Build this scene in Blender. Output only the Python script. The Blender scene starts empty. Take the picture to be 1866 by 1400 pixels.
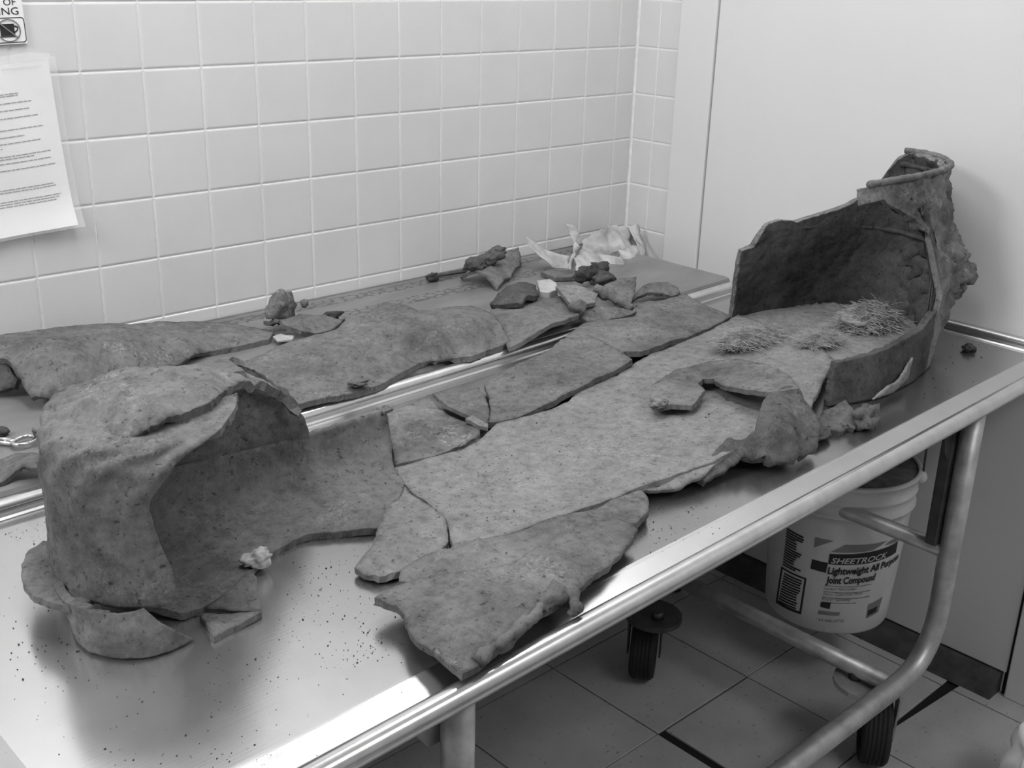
import bpy, bmesh, math, random
import numpy as np
from mathutils import Vector, Matrix, noise
from mathutils.geometry import delaunay_2d_cdt

random.seed(7)
rng = np.random.default_rng(11)
S = bpy.context.scene
COL = S.collection

# ---------------------------------------------------------------- camera
FPX = 2093.07
CAM = np.array([-2.195033, -1.900860, 1.444465])
RT = np.array([[0.73076891, -0.68208658, 0.02710524],
               [-0.22079994, -0.27375885, -0.93611083],
               [0.64592894, 0.67809585, -0.35065913]])
cd = bpy.data.cameras.new('camera')
cam = bpy.data.objects.new('camera', cd)
COL.objects.link(cam)
cd.sensor_fit = 'HORIZONTAL'
cd.sensor_width = 36.0
cd.lens = FPX / 1866 * 36.0
cd.clip_start = 0.02
M = Matrix.Identity(4)
for i in range(3):
    M[i][0] = RT[0][i]
    M[i][1] = -RT[1][i]
    M[i][2] = -RT[2][i]
    M[i][3] = CAM[i]
cam.matrix_world = M
S.camera = cam

# ---------------------------------------------------------------- world, lights, exposure
w = bpy.data.worlds.new('world')
S.world = w
w.use_nodes = True
w.node_tree.nodes['Background'].inputs[0].default_value = (.8, .8, .8, 1)
w.node_tree.nodes['Background'].inputs[1].default_value = 0.05
S.view_settings.view_transform = 'Standard'
S.view_settings.look = 'None'
S.view_settings.exposure = -0.70
S.view_settings.gamma = 1.0
S.view_settings.use_curve_mapping = False


def area(name, loc, target, sx, sy, power):
    l = bpy.data.lights.new(name, 'AREA')
    l.shape = 'RECTANGLE'
    l.size, l.size_y = sx, sy
    l.energy = power
    o = bpy.data.objects.new(name, l)
    COL.objects.link(o)
    o.location = loc
    d = Vector(target) - Vector(loc)
    o.rotation_euler = d.to_track_quat('-Z', 'Y').to_euler()
    return o


KEY = area('ceiling_lamp_light', (-3.2, -0.68, 2.50), (-2.2, -0.68, 0.8), 0.6, 0.9, 84)
FILL = area('ceiling_lamp_light', (-1.55, -0.80, 2.55), (-1.55, -0.78, 0.0), 0.4, 1.2, 32)
FILL2 = area('ceiling_lamp_light', (-0.38, -0.62, 2.55), (-0.38, -0.62, 0.0), 0.6, 0.4, 15)
REAR_FILL = area('ceiling_lamp_light', (-0.7, -2.7, 2.55), (-0.7, -2.6, 0.0), 1.2, 0.5, 34)  # unseen fill added behind the camera to soften the shadows


# ---------------------------------------------------------------- helpers
def ray(u, v):
    return RT.T @ np.array([(u - 933) / FPX, (v - 700) / FPX, 1.0])


def P(u, v, x=None, y=None, z=None):
    d = ray(u, v)
    k, val = (0, x) if x is not None else (1, y) if y is not None else (2, z)
    t = (val - CAM[k]) / d[k]
    return CAM + t * d


def link(o, parent=None):
    COL.objects.link(o)
    if parent is not None:
        o.parent = parent
    return o


def empty(name, loc=(0, 0, 0)):
    o = bpy.data.objects.new(name, None)
    o.location = loc
    o.empty_display_size = 0.05
    COL.objects.link(o)
    return o


def tag(o, label=None, cat=None, group=None, kind=None):
    if label: o['label'] = label
    if cat: o['category'] = cat
    if group: o['group'] = group
    if kind: o['kind'] = kind
    return o


def mesh_obj(name, verts, faces, mat, parent=None, smooth=True, origin=None):
    """verts are world coordinates; children keep their thing's origin"""
    off = np.array(parent.matrix_world.translation if parent is not None else (0, 0, 0)) if parent is not None else np.zeros(3)
    if parent is not None:
        off = np.array(total_loc(parent))
    if origin is not None and parent is None:
        off = np.array(origin)
    V = np.asarray(verts, float) - off
    me = bpy.data.meshes.new(name)
    me.from_pydata([tuple(q) for q in V], [], [tuple(int(i) for i in f) for f in faces])
    me.update()
    if smooth:
        me.polygons.foreach_set('use_smooth', [True] * len(me.polygons))
    if mat is not None:
        me.materials.append(mat)
    o = bpy.data.objects.new(name, me)
    if origin is not None and parent is None:
        o.location = origin
    return link(o, parent)


def total_loc(o):
    l = Vector(o.location)
    while o.parent is not None:
        o = o.parent
        l = l + Vector(o.location)
    return l


def fnoise(p, scale, oct=4, seed=0.0):
    return noise.fractal(Vector((p[0] * scale + seed, p[1] * scale - seed, p[2] * scale + 2 * seed)), 0.9, 2.0, oct)


def catmull(pts, n):
    """resample a polyline of points to n points with a Catmull-Rom curve, by chord length"""
    pts = np.asarray(pts, float)
    if len(pts) == 2:
        t = np.linspace(0, 1, n)[:, None]
        return pts[0] * (1 - t) + pts[1] * t
    ext = np.vstack([2 * pts[0] - pts[1], pts, 2 * pts[-1] - pts[-2]])
    dense = []
    for i in range(1, len(ext) - 2):
        p0, p1, p2, p3 = ext[i - 1:i + 3]
        for t in np.linspace(0, 1, 16, endpoint=False):
            dense.append(.5 * (2 * p1 + (p2 - p0) * t + (2 * p0 - 5 * p1 + 4 * p2 - p3) * t * t + (3 * p1 - p0 - 3 * p2 + p3) * t ** 3))
    dense.append(pts[-1])
    dense = np.array(dense)
    s = np.r_[0, np.cumsum(np.linalg.norm(np.diff(dense, axis=0), axis=1))]
    q = np.linspace(0, s[-1], n)
    return np.stack([np.interp(q, s, dense[:, k]) for k in range(dense.shape[1])], 1)


def grid_faces(nr, nc, closed=False):
    f = []
    for r in range(nr - 1):
        for c in range(nc - 1 if not closed else nc):
            c2 = (c + 1) % nc
            f.append((r * nc + c, r * nc + c2, (r + 1) * nc + c2, (r + 1) * nc + c))
    return f


def vnormals(V, F):
    N = np.zeros_like(V)
    for f in F:
        a, b, c = V[f[0]], V[f[1]], V[f[2]]
        n = np.cross(b - a, c - a)
        for i in f:
            N[i] += n
    L = np.linalg.norm(N, axis=1)[:, None]
    return N / np.maximum(L, 1e-12)


def thicken(V, F, th):
    """close an open sheet into a plate of thickness th (second skin lies against the normals)"""
    n = len(V)
    N = vnormals(V, F)
    t = th if np.ndim(th) == 0 else np.asarray(th)[:, None]
    V2 = np.vstack([V, V - N * t])
    cnt = {}
    for f in F:
        for a, b in zip(f, f[1:] + f[:1]):
            cnt[(a, b)] = cnt.get((a, b), 0) + 1
    faces = list(F) + [tuple(i + n for i in reversed(f)) for f in F]
    side = []
    for (a, b) in cnt:
        if (b, a) not in cnt:
            side.append((b, a, a + n, b + n))
    return V2, faces, side


def plate_obj(name, V, F, th, mat, parent, origin=None, inner=None):
    F = [tuple(f) for f in F]
    V2, faces, side = thicken(V, F, th)
    o = mesh_obj(name, V2, faces + side, mat, parent, origin=origin)
    if inner is not None:
        o.data.materials.append(inner)
        o.data.polygons.foreach_set('material_index', [0] * len(F) + [1] * len(F) + [0] * len(side))
    sm = [True] * len(faces) + [False] * len(side)
    o.data.polygons.foreach_set('use_smooth', sm)
    return o


def in_poly(pts, poly):
    x, y = pts[:, 0], pts[:, 1]
    ins = np.zeros(len(pts), bool)
    j = len(poly) - 1
    for i in range(len(poly)):
        xi, yi = poly[i]
        xj, yj = poly[j]
        c = ((yi > y) != (yj > y)) & (x < (xj - xi) * (y - yi) / (yj - yi + 1e-15) + xi)
        ins ^= c
        j = i
    return ins


def rbf(ctrl, vals):
    ctrl = np.asarray(ctrl, float)
    n = len(ctrl)
    D = np.linalg.norm(ctrl[:, None] - ctrl[None], axis=2)
    A = np.zeros((n + 3, n + 3))
    A[:n, :n] = D - 1e-4 * np.eye(n)
    A[:n, n] = 1
    A[:n, n + 1:] = ctrl
    A[n, :n] = 1
    A[n + 1:, :n] = ctrl.T
    b = np.r_[vals, 0, 0, 0]
    wt = np.linalg.lstsq(A, b, rcond=None)[0]

    def f(q):
        d = np.linalg.norm(q[:, None] - ctrl[None], axis=2)
        return d @ wt[:n] + wt[n] + q @ wt[n + 1:]
    return f


def shard(name, outline, ctrl=(), base=0.765, th=.007, amp=.0015, mat=None, parent=None,
          spacing=.0075, rag=.0022, axis='z', crust=(), seed=None, rough=.0006, origin=None, minz=None):
    """A broken iron plate.  outline: (u, v, h) seen points at height h above base
    (axis 'z') or at depth y=h (axis 'y').  A tuple ('w', x, y, z) is a world point."""
    seed = (sum(map(ord, name)) % 97 + len(outline) * 3.7 + outline[0][1] * .013) if seed is None else seed

    def pt(e):
        if e[0] == 'w':
            return np.array(e[1:4], float)
        if axis == 'z':
            return P(e[0], e[1], z=base + e[2])
        return P(e[0], e[1], y=e[2])

    def loc(p):
        return np.array([p[0], p[1], p[2]]) if axis == 'z' else np.array([p[0], p[2], -p[1]])

    ol = np.array([loc(pt(e)) for e in outline])
    ct = np.array([loc(pt(e)) for e in ctrl]).reshape(-1, 3)
    a = ol[:, :2]
    area2 = np.sum(a[:, 0] * np.roll(a[:, 1], -1) - np.roll(a[:, 0], -1) * a[:, 1])
    if area2 < 0:
        ol = ol[::-1]
    allc = np.vstack([ol, ct])
    f = rbf(allc[:, :2], allc[:, 2])
    bd = []
    n = len(ol)
    for i in range(n):
        p, q = ol[i, :2], ol[(i + 1) % n, :2]
        L = np.linalg.norm(q - p)
        k = max(1, int(round(L / spacing)))
        nrm = np.array([q[1] - p[1], p[0] - q[0]]) / (L + 1e-9)
        for j in range(k):
            t = j / k
            s = p + (q - p) * t
            wgt = math.sin(math.pi * t) ** .5 if k > 1 else 0
            d = noise.fractal(Vector((s[0] * 60 + seed, s[1] * 60, seed)), .8, 2.0, 3) * rag * (.35 + .65 * wgt)
            bd.append(s + nrm * d)
    bd = np.array(bd)
    lo, hi = bd.min(0), bd.max(0)
    gx = np.arange(lo[0], hi[0], spacing)
    gy = np.arange(lo[1], hi[1], spacing * .866)
    G = np.array([(x + (spacing * .5 if r % 2 else 0), y) for r, y in enumerate(gy) for x in gx]).reshape(-1, 2)
    if len(G):
        G = G[in_poly(G, bd)]
    if len(G):
        keep = []
        for ch in np.array_split(np.arange(len(G)), max(1, len(G) // 400)):
            dd = np.linalg.norm(G[ch][:, None] - bd[None], axis=2).min(1)
            keep.extend(ch[dd > spacing * .55])
        G = G[keep]
        G = G + rng.uniform(-1, 1, G.shape) * spacing * .12
    nb = len(bd)
    allp = [Vector(q) for q in np.vstack([bd, G])]
    vs, es, fs, *_ = delaunay_2d_cdt(allp, [], [list(range(nb))], 1, 1e-7)
    V2 = np.array([[q[0], q[1]] for q in vs])
    c = f(V2)
    V = np.c_[V2, c]
    cr = []
    for (u, v, h, r, am) in crust:
        cr.append((loc(P(u, v, z=base + h) if axis == 'z' else P(u, v, y=h)), r, am))
    for i in range(len(V)):
        p = V[i]
        d = amp * fnoise(p, 14, 4, seed) + rough * fnoise(p, 90, 3, seed + 5)
        for (cc, r, am) in cr:
            g = math.exp(-((p[0] - cc[0]) ** 2 + (p[1] - cc[1]) ** 2) / (r * r))
            if g > .02:
                d += am * g * (.5 + noise.turbulence(Vector((p[0] * 70 + seed, p[1] * 70, 3.1)), 3, False) * .9)
        V[i, 2] += d
    if minz is not None and axis == 'z':
        V[:, 2] = np.maximum(V[:, 2], minz + th)
    F = [tuple(q) for q in fs]
    # orientation: normals towards +c
    F2 = []
    for q in F:
        A, B, Cc = V2[q[0]], V2[q[1]], V2[q[2]]
        F2.append(q if (B[0] - A[0]) * (Cc[1] - A[1]) - (B[1] - A[1]) * (Cc[0] - A[0]) > 0 else tuple(reversed(q)))
    W = V if axis == 'z' else np.c_[V[:, 0], -V[:, 2], V[:, 1]]
    if origin is None and parent is None:
        origin = (W[:, 0].mean(), W[:, 1].mean(), W[:, 2].min() - th * .5)
    return plate_obj(name, W, F2, th, mat, parent, origin=origin)


def loft(name, rows, nc, nr, th, mat, parent, amp=.0015, rough=.0006, seed=1.0, flip=False, extra=None):
    """plate skinned over rows of points (Catmull-Rom both ways)"""
    R = np.array([catmull(r, nc) for r in rows])
    cols = np.array([catmull(R[:, c], nr) for c in range(nc)])
    V = cols.transpose(1, 0, 2).reshape(-1, 3)
    F = grid_faces(nr, nc)
    if flip:
        F = [tuple(reversed(f)) for f in F]
    N = vnormals(V, F)
    D = np.zeros(len(V))
    for i in range(len(V)):
        D[i] = amp * fnoise(V[i], 16, 4, seed) + rough * fnoise(V[i], 95, 3, seed + 3)
        if extra is not None:
            D[i] += extra(V[i], (i % nc) / (nc - 1), (i // nc) / (nr - 1))
    # frayed ends
    V = V + N * D[:, None]
    return plate_obj(name, V, F, th, mat, parent)


def blob(name, c, r, mat, parent=None, amp=.35, sub=3, seed=0, scale=1.6, rot=None, flat=None):
    bm = bmesh.new()
    bmesh.ops.create_icosphere(bm, subdivisions=sub, radius=1)
    V = np.array([v.co[:] for v in bm.verts])
    F = [[v.index for v in f.verts] for f in bm.faces]
    bm.free()
    for i in range(len(V)):
        d = 1 + amp * noise.fractal(Vector(V[i] * scale + seed * 3.3), .8, 2.0, 4)
        V[i] *= d
    V = V * np.array(r)
    if rot is not None:
        V = V @ np.array(Matrix.Rotation(rot, 3, 'Z')).T
    if flat is not None:
        V[:, 2] = np.maximum(V[:, 2], flat)
    V = V + np.array(c)
    return mesh_obj(name, V, F, mat, parent, origin=None if parent is not None else (c[0], c[1], V[:, 2].min()))


def tube(name, pts, r, mat, parent=None, n=14, closed=False, cap=True, amp=0, seed=0, origin=None):
    pts = np.asarray(pts, float)
    m = len(pts)
    T = np.zeros_like(pts)
    for i in range(m):
        a = pts[(i - 1) % m] if closed or i > 0 else pts[i]
        b = pts[(i + 1) % m] if closed or i < m - 1 else pts[i]
        T[i] = (b - a) / (np.linalg.norm(b - a) + 1e-12)
    up = np.array([0, 0, 1.0]) if abs(T[0][2]) < .9 else np.array([1.0, 0, 0])
    n1 = np.cross(T[0], up)
    n1 /= np.linalg.norm(n1)
    V = []
    rr = np.full(m, r) if np.ndim(r) == 0 else np.asarray(r)
    for i in range(m):
        n1 = n1 - T[i] * (n1 @ T[i])
        n1 /= np.linalg.norm(n1)
        n2 = np.cross(T[i], n1)
        for k in range(n):
            a = 2 * math.pi * k / n
            q = pts[i] + rr[i] * (math.cos(a) * n1 + math.sin(a) * n2)
            if amp:
                q = q + (q - pts[i]) * amp * fnoise(q, 60, 3, seed)
            V.append(q)
    F = grid_faces(m + (1 if closed else 0), n, True)
    if closed:
        F = [tuple(i % (m * n) for i in f) for f in F]
    elif cap:
        F = F + [tuple(reversed(range(n))), tuple(range((m - 1) * n, m * n))]
    return mesh_obj(name, np.array(V), F, mat, parent, origin=origin)


def bend(pts, rad, k=8):
    """round the corners of a polyline"""
    pts = [np.array(p, float) for p in pts]
    out = [pts[0]]
    for i in range(1, len(pts) - 1):
        a, b, c = pts[i - 1], pts[i], pts[i + 1]
        d1 = (a - b) / np.linalg.norm(a - b)
        d2 = (c - b) / np.linalg.norm(c - b)
        p, q = b + d1 * rad, b + d2 * rad
        for t in np.linspace(0, 1, k):
            out.append((1 - t) ** 2 * p + 2 * t * (1 - t) * b + t * t * q)
    out.append(pts[-1])
    return out


def box(name, lo, hi, mat, parent=None, bev=0.0, origin=None, seg=2):
    bm = bmesh.new()
    bmesh.ops.create_cube(bm, size=1)
    lo, hi = np.array(lo, float), np.array(hi, float)
    for v in bm.verts:
        v.co = Vector(lo + (np.array(v.co) + .5) * (hi - lo))
    if bev:
        bmesh.ops.bevel(bm, geom=list(bm.edges), offset=bev, segments=seg, profile=.5, affect='EDGES')
    V = [v.co[:] for v in bm.verts]
    bm.verts.index_update()
    F = [[v.index for v in f.verts] for f in bm.faces]
    bm.free()
    if origin is None and parent is None:
        origin = ((lo[0] + hi[0]) / 2, (lo[1] + hi[1]) / 2, lo[2])
    return mesh_obj(name, V, F, mat, parent, smooth=False, origin=origin)


def lathe(name, prof, c, mat, parent=None, n=48, axis='z', closed=False):
    V = []
    for (r, z) in prof:
        for k in range(n):
            a = 2 * math.pi * k / n
            if axis == 'z':
                V.append((c[0] + r * math.cos(a), c[1] + r * math.sin(a), c[2] + z))
            else:  # axis along x
                V.append((c[0] + z, c[1] + r * math.cos(a), c[2] + r * math.sin(a)))
    m = len(prof)
    F = grid_faces(m + (1 if closed else 0), n, True)
    F = [tuple(i % (m * n) for i in f) for f in F]
    if axis == 'z':
        pass
    if not closed:
        F += [tuple(reversed(range(n))), tuple(range((m - 1) * n, m * n))]
    return mesh_obj(name, V, F, mat, parent)


# ---------------------------------------------------------------- materials
def nodes(name):
    m = bpy.data.materials.new(name)
    m.use_nodes = True
    nt = m.node_tree
    b = nt.nodes['Principled BSDF']
    return m, nt, b


def g(v):
    return (v, v, v, 1)


def N(nt, typ, **kw):
    n = nt.nodes.new(typ)
    for k, v in kw.items():
        setattr(n, k, v)
    return n


def ramp(nt, fac, stops):
    r = N(nt, 'ShaderNodeValToRGB')
    e = r.color_ramp.elements
    while len(e) < len(stops):
        e.new(.5)
    for el, (p, v) in zip(e, stops):
        el.position = p
        el.color = g(v)
    nt.links.new(fac, r.inputs[0])
    return r.outputs[0]


def noise_tex(nt, scale, detail=4, rough=.6, vec=None, dist=0.0):
    n = N(nt, 'ShaderNodeTexNoise')
    n.inputs['Scale'].default_value = scale
    n.inputs['Detail'].default_value = detail
    n.inputs['Roughness'].default_value = rough
    n.inputs['Distortion'].default_value = dist
    if vec is not None:
        nt.links.new(vec, n.inputs['Vector'])
    return n.outputs['Fac']


def geo_pos(nt):
    return N(nt, 'ShaderNodeNewGeometry').outputs['Position']


def mapping(nt, vec, scale=(1, 1, 1), rot=(0, 0, 0), loc=(0, 0, 0)):
    mp = N(nt, 'ShaderNodeMapping')
    mp.inputs['Scale'].default_value = scale
    mp.inputs['Rotation'].default_value = rot
    mp.inputs['Location'].default_value = loc
    nt.links.new(vec, mp.inputs['Vector'])
    return mp.outputs[0]


def mixc(nt, fac, a, b, mode='MIX'):
    m = N(nt, 'ShaderNodeMix', data_type='RGBA', blend_type=mode)
    for k, val in ((0, fac), (6, a), (7, b)):
        if isinstance(val, (int, float)):
            m.inputs[k].default_value = val if k == 0 else g(val)
        else:
            nt.links.new(val, m.inputs[k])
    return m.outputs[2]


def bump(nt, bsdf, h, strength=.4, dist=.002):
    b = N(nt, 'ShaderNodeBump')
    b.inputs['Strength'].default_value = strength
    b.inputs['Distance'].default_value = dist
    nt.links.new(h, b.inputs['Height'])
    nt.links.new(b.outputs[0], bsdf.inputs['Normal'])
    return b


def mat_iron(name, v, con=.45, speck=.5, bs=.9, bd=.004, fine=260, patch=.5):
    """corroded plate: mottled grey, dark pits, pale mineral crust in patches and dusty grains"""
    m, nt, b = nodes(name)
    pos = geo_pos(nt)
    big = ramp(nt, noise_tex(nt, 8, 6, .66, pos), [(.3, v * (1 - con)), (.5, v), (.72, v * (1 + con * .7))])
    mid = ramp(nt, noise_tex(nt, 60, 6, .78, pos), [(.26, .5), (.5, 1.0), (.74, 1.35)])
    c = mixc(nt, 1.0, big, mid, 'MULTIPLY')
    pm = ramp(nt, noise_tex(nt, 13, 4, .6, mapping(nt, pos, loc=(7, 3, 1))), [(.52, 0.0), (.66, 1.0)])
    pf = ramp(nt, noise_tex(nt, fine * .55, 5, .8, pos, .6), [(.50, 0.0), (.62, patch)])
    c = mixc(nt, mixc(nt, 1.0, pm, pf, 'MULTIPLY'), c, min(.8, v * 2.3))
    dark = ramp(nt, noise_tex(nt, fine * .5, 4, .65, mapping(nt, pos, loc=(1, 9, 4))), [(.32, .9), (.40, 0.0)])
    c = mixc(nt, dark, c, mixc(nt, 1.0, c, .32, 'MULTIPLY'))
    pale = ramp(nt, noise_tex(nt, fine * 1.6, 2, .5, mapping(nt, pos, loc=(3, 1, 2))), [(.66, 0.0), (.74, speck * .6)])
    c = mixc(nt, pale, c, min(.9, v * 2.2))
    nt.links.new(c, b.inputs['Base Color'])
    b.inputs['Roughness'].default_value = .92
    b.inputs['Specular IOR Level'].default_value = .18
    h = mixc(nt, .5, noise_tex(nt, fine * .5, 7, .8, pos), noise_tex(nt, fine * .12, 6, .75, pos))
    bump(nt, b, h, bs, bd)
    return m


def mat_plain(name, v, rough=.5, metal=0.0, spec=.5, nz=0.0, nscale=20, bs=0.0, bscale=120):
    m, nt, b = nodes(name)
    b.inputs['Metallic'].default_value = metal
    b.inputs['Roughness'].default_value = rough
    b.inputs['Specular IOR Level'].default_value = spec
    if nz:
        pos = geo_pos(nt)
        c = ramp(nt, noise_tex(nt, nscale, 5, .6, pos), [(.3, v * (1 - nz)), (.7, min(1, v * (1 + nz)))])
        nt.links.new(c, b.inputs['Base Color'])
    else:
        b.inputs['Base Color'].default_value = g(v)
    if bs:
        bump(nt, b, noise_tex(nt, bscale, 4, .6, geo_pos(nt)), bs, .002)
    return m


IRON = mat_iron('corroded_iron', .145, .45, .4, .8, .004, 260, .35)
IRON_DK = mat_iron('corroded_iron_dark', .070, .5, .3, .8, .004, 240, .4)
IRON_CR = mat_iron('corroded_iron_crusted', .18, .5, .7, 1.0, .007, 200, .7)
IRON_CR2 = mat_iron('corroded_iron_dark_crust', .115, .5, .7, 1.0, .008, 190, .6)
IRON_LT = mat_iron('corroded_iron_dusty', .180, .20, .3, .5, .002, 320, .3)
IRON_MD = mat_iron('corroded_iron_medium', .140, .40, .5, .8, .004, 260, .6)

# steel tray: brushed along its length, dulled and dusted in patches
STEEL, nt, b = nodes('brushed_steel')
pos = geo_pos(nt)
st = noise_tex(nt, 1.0, 3, .6, mapping(nt, pos, scale=(14, 420, 60)))
dust = noise_tex(nt, 4.2, 5, .62, pos)
col = ramp(nt, dust, [(.35, .62), (.6, .55), (.75, .46)])
# earth dust round the fragments; lamp sheen at left put into the colour
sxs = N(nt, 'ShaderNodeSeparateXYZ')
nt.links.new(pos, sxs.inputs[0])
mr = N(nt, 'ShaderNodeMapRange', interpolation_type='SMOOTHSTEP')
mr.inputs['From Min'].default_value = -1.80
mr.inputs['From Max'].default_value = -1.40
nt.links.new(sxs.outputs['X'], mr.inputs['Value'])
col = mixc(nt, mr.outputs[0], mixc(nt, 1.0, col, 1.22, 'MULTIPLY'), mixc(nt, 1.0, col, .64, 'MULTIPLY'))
nt.links.new(col, b.inputs['Base Color'])
b.inputs['Metallic'].default_value = .93
rg = ramp(nt, dust, [(.3, .17), (.7, .28)])
nt.links.new(rg, b.inputs['Roughness'])
bump(nt, b, st, .10, .0006)
b.inputs['Anisotropic'].default_value = .65
tg = N(nt, 'ShaderNodeCombineXYZ')
tg.inputs[1].default_value = 1.0
nt.links.new(tg.outputs[0], b.inputs['Tangent'])

CLEAN = mat_plain('wiped_steel', .56, .30, 1.0, nz=.06, nscale=12)
RIMST = mat_plain('rim_steel', .62, .24, .95, nz=.12, nscale=30)
TUBE = mat_plain('painted_tube', .42, .42, .55, nz=.25, nscale=28, bs=.1)
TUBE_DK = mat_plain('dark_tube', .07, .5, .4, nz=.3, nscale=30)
RUBBER = mat_plain('black_rubber', .022, .75, 0, .3)
BOLT = mat_plain('bolt_steel', .10, .45, .7)
TILE = mat_plain('glazed_tile', .64, .20, 0, .5, nz=.03, nscale=7, bs=.03, bscale=14)
GROUT = mat_plain('grout', .80, .9, 0, .1, nz=.08, nscale=60)
PAINT = mat_plain('white_paint', .66, .45, 0, .35, nz=.02, nscale=4, bs=.03, bscale=9)
DOORM = mat_plain('white_door_paint', .66, .38, 0, .4, nz=.02, nscale=3, bs=.03, bscale=6)
BLACKGAP = mat_plain('dark_gap', .02, .9, 0, .1)
THRESH = mat_plain('dark_threshold', .06, .6, 0, .3, nz=.4, nscale=25, bs=.3)
CEIL = mat_plain('ceiling_paint', .72, .9, 0, .1)
WALLP = mat_plain('wall_paint', .62, .8, 0, .2)
PLASTIC = mat_plain('white_plastic', .55, .38, 0, .5, nz=.06, nscale=14)
PLASTIC_IN = mat_plain('soiled_plastic', .13, .7, 0, .2, nz=.35, nscale=30)
INK = mat_plain('black_ink', .03, .6, 0, .2)
INK_GR = mat_plain('grey_ink', .20, .6, 0, .2)
INK_LT = mat_plain('white_ink', .50, .5, 0, .2)
PAPER = mat_plain('paper', .80, .8, 0, .2, nz=.03, nscale=12)
CARD = mat_plain('white_card', .80, .6, 0, .3)
KRAFT = mat_plain('crumpled_paper', .40, .8, 0, .2, nz=.3, nscale=26, bs=.4, bscale=60)
STRAW = mat_plain('fibrous_straw', .25, .9, 0, .15, nz=.35, nscale=90, bs=.8, bscale=300)
STRAW_LT = mat_plain('pale_straw_fibre', .40, .9, 0, .15, nz=.3, nscale=60)
COTTON = mat_plain('pale_fluff', .36, .95, 0, .1, nz=.2, nscale=120)
CHIP = mat_plain('pale_chip', .36, .8, 0, .2, nz=.15, nscale=60)
CHROME = mat_plain('chrome', .7, .18, 1.0)
CRUMB = mat_plain('dark_crumbs', .05, .95, 0, .1)
BAG = mat_plain('white_bag', .9, .5, 0, .4)
SLEEVE, nt, b = nodes('clear_sleeve')
b.inputs['Base Color'].default_value = g(.95)
b.inputs['Roughness'].default_value = .12
b.inputs['Alpha'].default_value = .22
bump(nt, b, noise_tex(nt, 30, 3, .6, geo_pos(nt)), .35, .004)

# back table top: stained laminate with two strips of ring-like embossing along its length
TOPM, nt, b = nodes('stained_laminate')
pos = geo_pos(nt)
c0 = ramp(nt, noise_tex(nt, 5, 5, .6, mapping(nt, pos, scale=(1, 3, 1))), [(.3, .13), (.7, .20)])
sx = N(nt, 'ShaderNodeSeparateXYZ')
nt.links.new(pos, sx.inputs[0])
vor = N(nt, 'ShaderNodeTexVoronoi', feature='DISTANCE_TO_EDGE')
vor.inputs['Scale'].default_value = 38
nt.links.new(mapping(nt, pos, scale=(1, 2.2, 1)), vor.inputs['Vector'])
ring = ramp(nt, vor.outputs['Distance'], [(.06, 1.0), (.16, 0.0)])


def band(lo, hi):
    a = N(nt, 'ShaderNodeMath', operation='GREATER_THAN')
    a.inputs[1].default_value = lo
    nt.links.new(sx.outputs['Y'], a.inputs[0])
    c = N(nt, 'ShaderNodeMath', operation='LESS_THAN')
    c.inputs[1].default_value = hi
    nt.links.new(sx.outputs['Y'], c.inputs[0])
    d = N(nt, 'ShaderNodeMath', operation='MULTIPLY')
    nt.links.new(a.outputs[0], d.inputs[0])
    nt.links.new(c.outputs[0], d.inputs[1])
    return d.outputs[0]


bs_ = N(nt, 'ShaderNodeMath', operation='ADD')
nt.links.new(band(-.055, -.02), bs_.inputs[0])
nt.links.new(band(-.145, -.105), bs_.inputs[1])
mk = N(nt, 'ShaderNodeMath', operation='MULTIPLY')
nt.links.new(bs_.outputs[0], mk.inputs[0])
nt.links.new(ring, mk.inputs[1])
mk2 = N(nt, 'ShaderNodeMath', operation='MULTIPLY')
mk2.inputs[1].default_value = .8
nt.links.new(mk.outputs[0], mk2.inputs[0])
c1 = mixc(nt, mk2.outputs[0], c0, .05)
nt.links.new(c1, b.inputs['Base Color'])
b.inputs['Roughness'].default_value = .42

# floor tile: pale grey vinyl with streaky flecks
FLOORM, nt, b = nodes('vinyl_floor_tile')
pos = geo_pos(nt)
info = N(nt, 'ShaderNodeObjectInfo')
c0 = ramp(nt, noise_tex(nt, 7, 5, .6, pos), [(.3, .34), (.7, .44)])
fl = ramp(nt, noise_tex(nt, 70, 3, .6, mapping(nt, pos, scale=(1, 1.6, 1))), [(.29, .8), (.36, 0.0)])
c1 = mixc(nt, fl, c0, .10)
fl2 = ramp(nt, noise_tex(nt, 90, 3, .6, mapping(nt, pos, loc=(5, 2, 0))), [(.66, 0.0), (.74, .5)])
c1 = mixc(nt, fl2, c1, .45)
nt.links.new(c1, b.inputs['Base Color'])
b.inputs['Roughness'].default_value = .35

# ---------------------------------------------------------------- the room
H_CEIL = 2.62
wb = box('wall_back', (-4.2, .004, -.02), (.2, .10, H_CEIL), GROUT)
tag(wb, 'wall of square white glazed tiles behind the tables', kind='structure')
TP = .11                                           # tile pitch
X0 = -12.56 * TP
Z0 = 11.3 * TP


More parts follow.
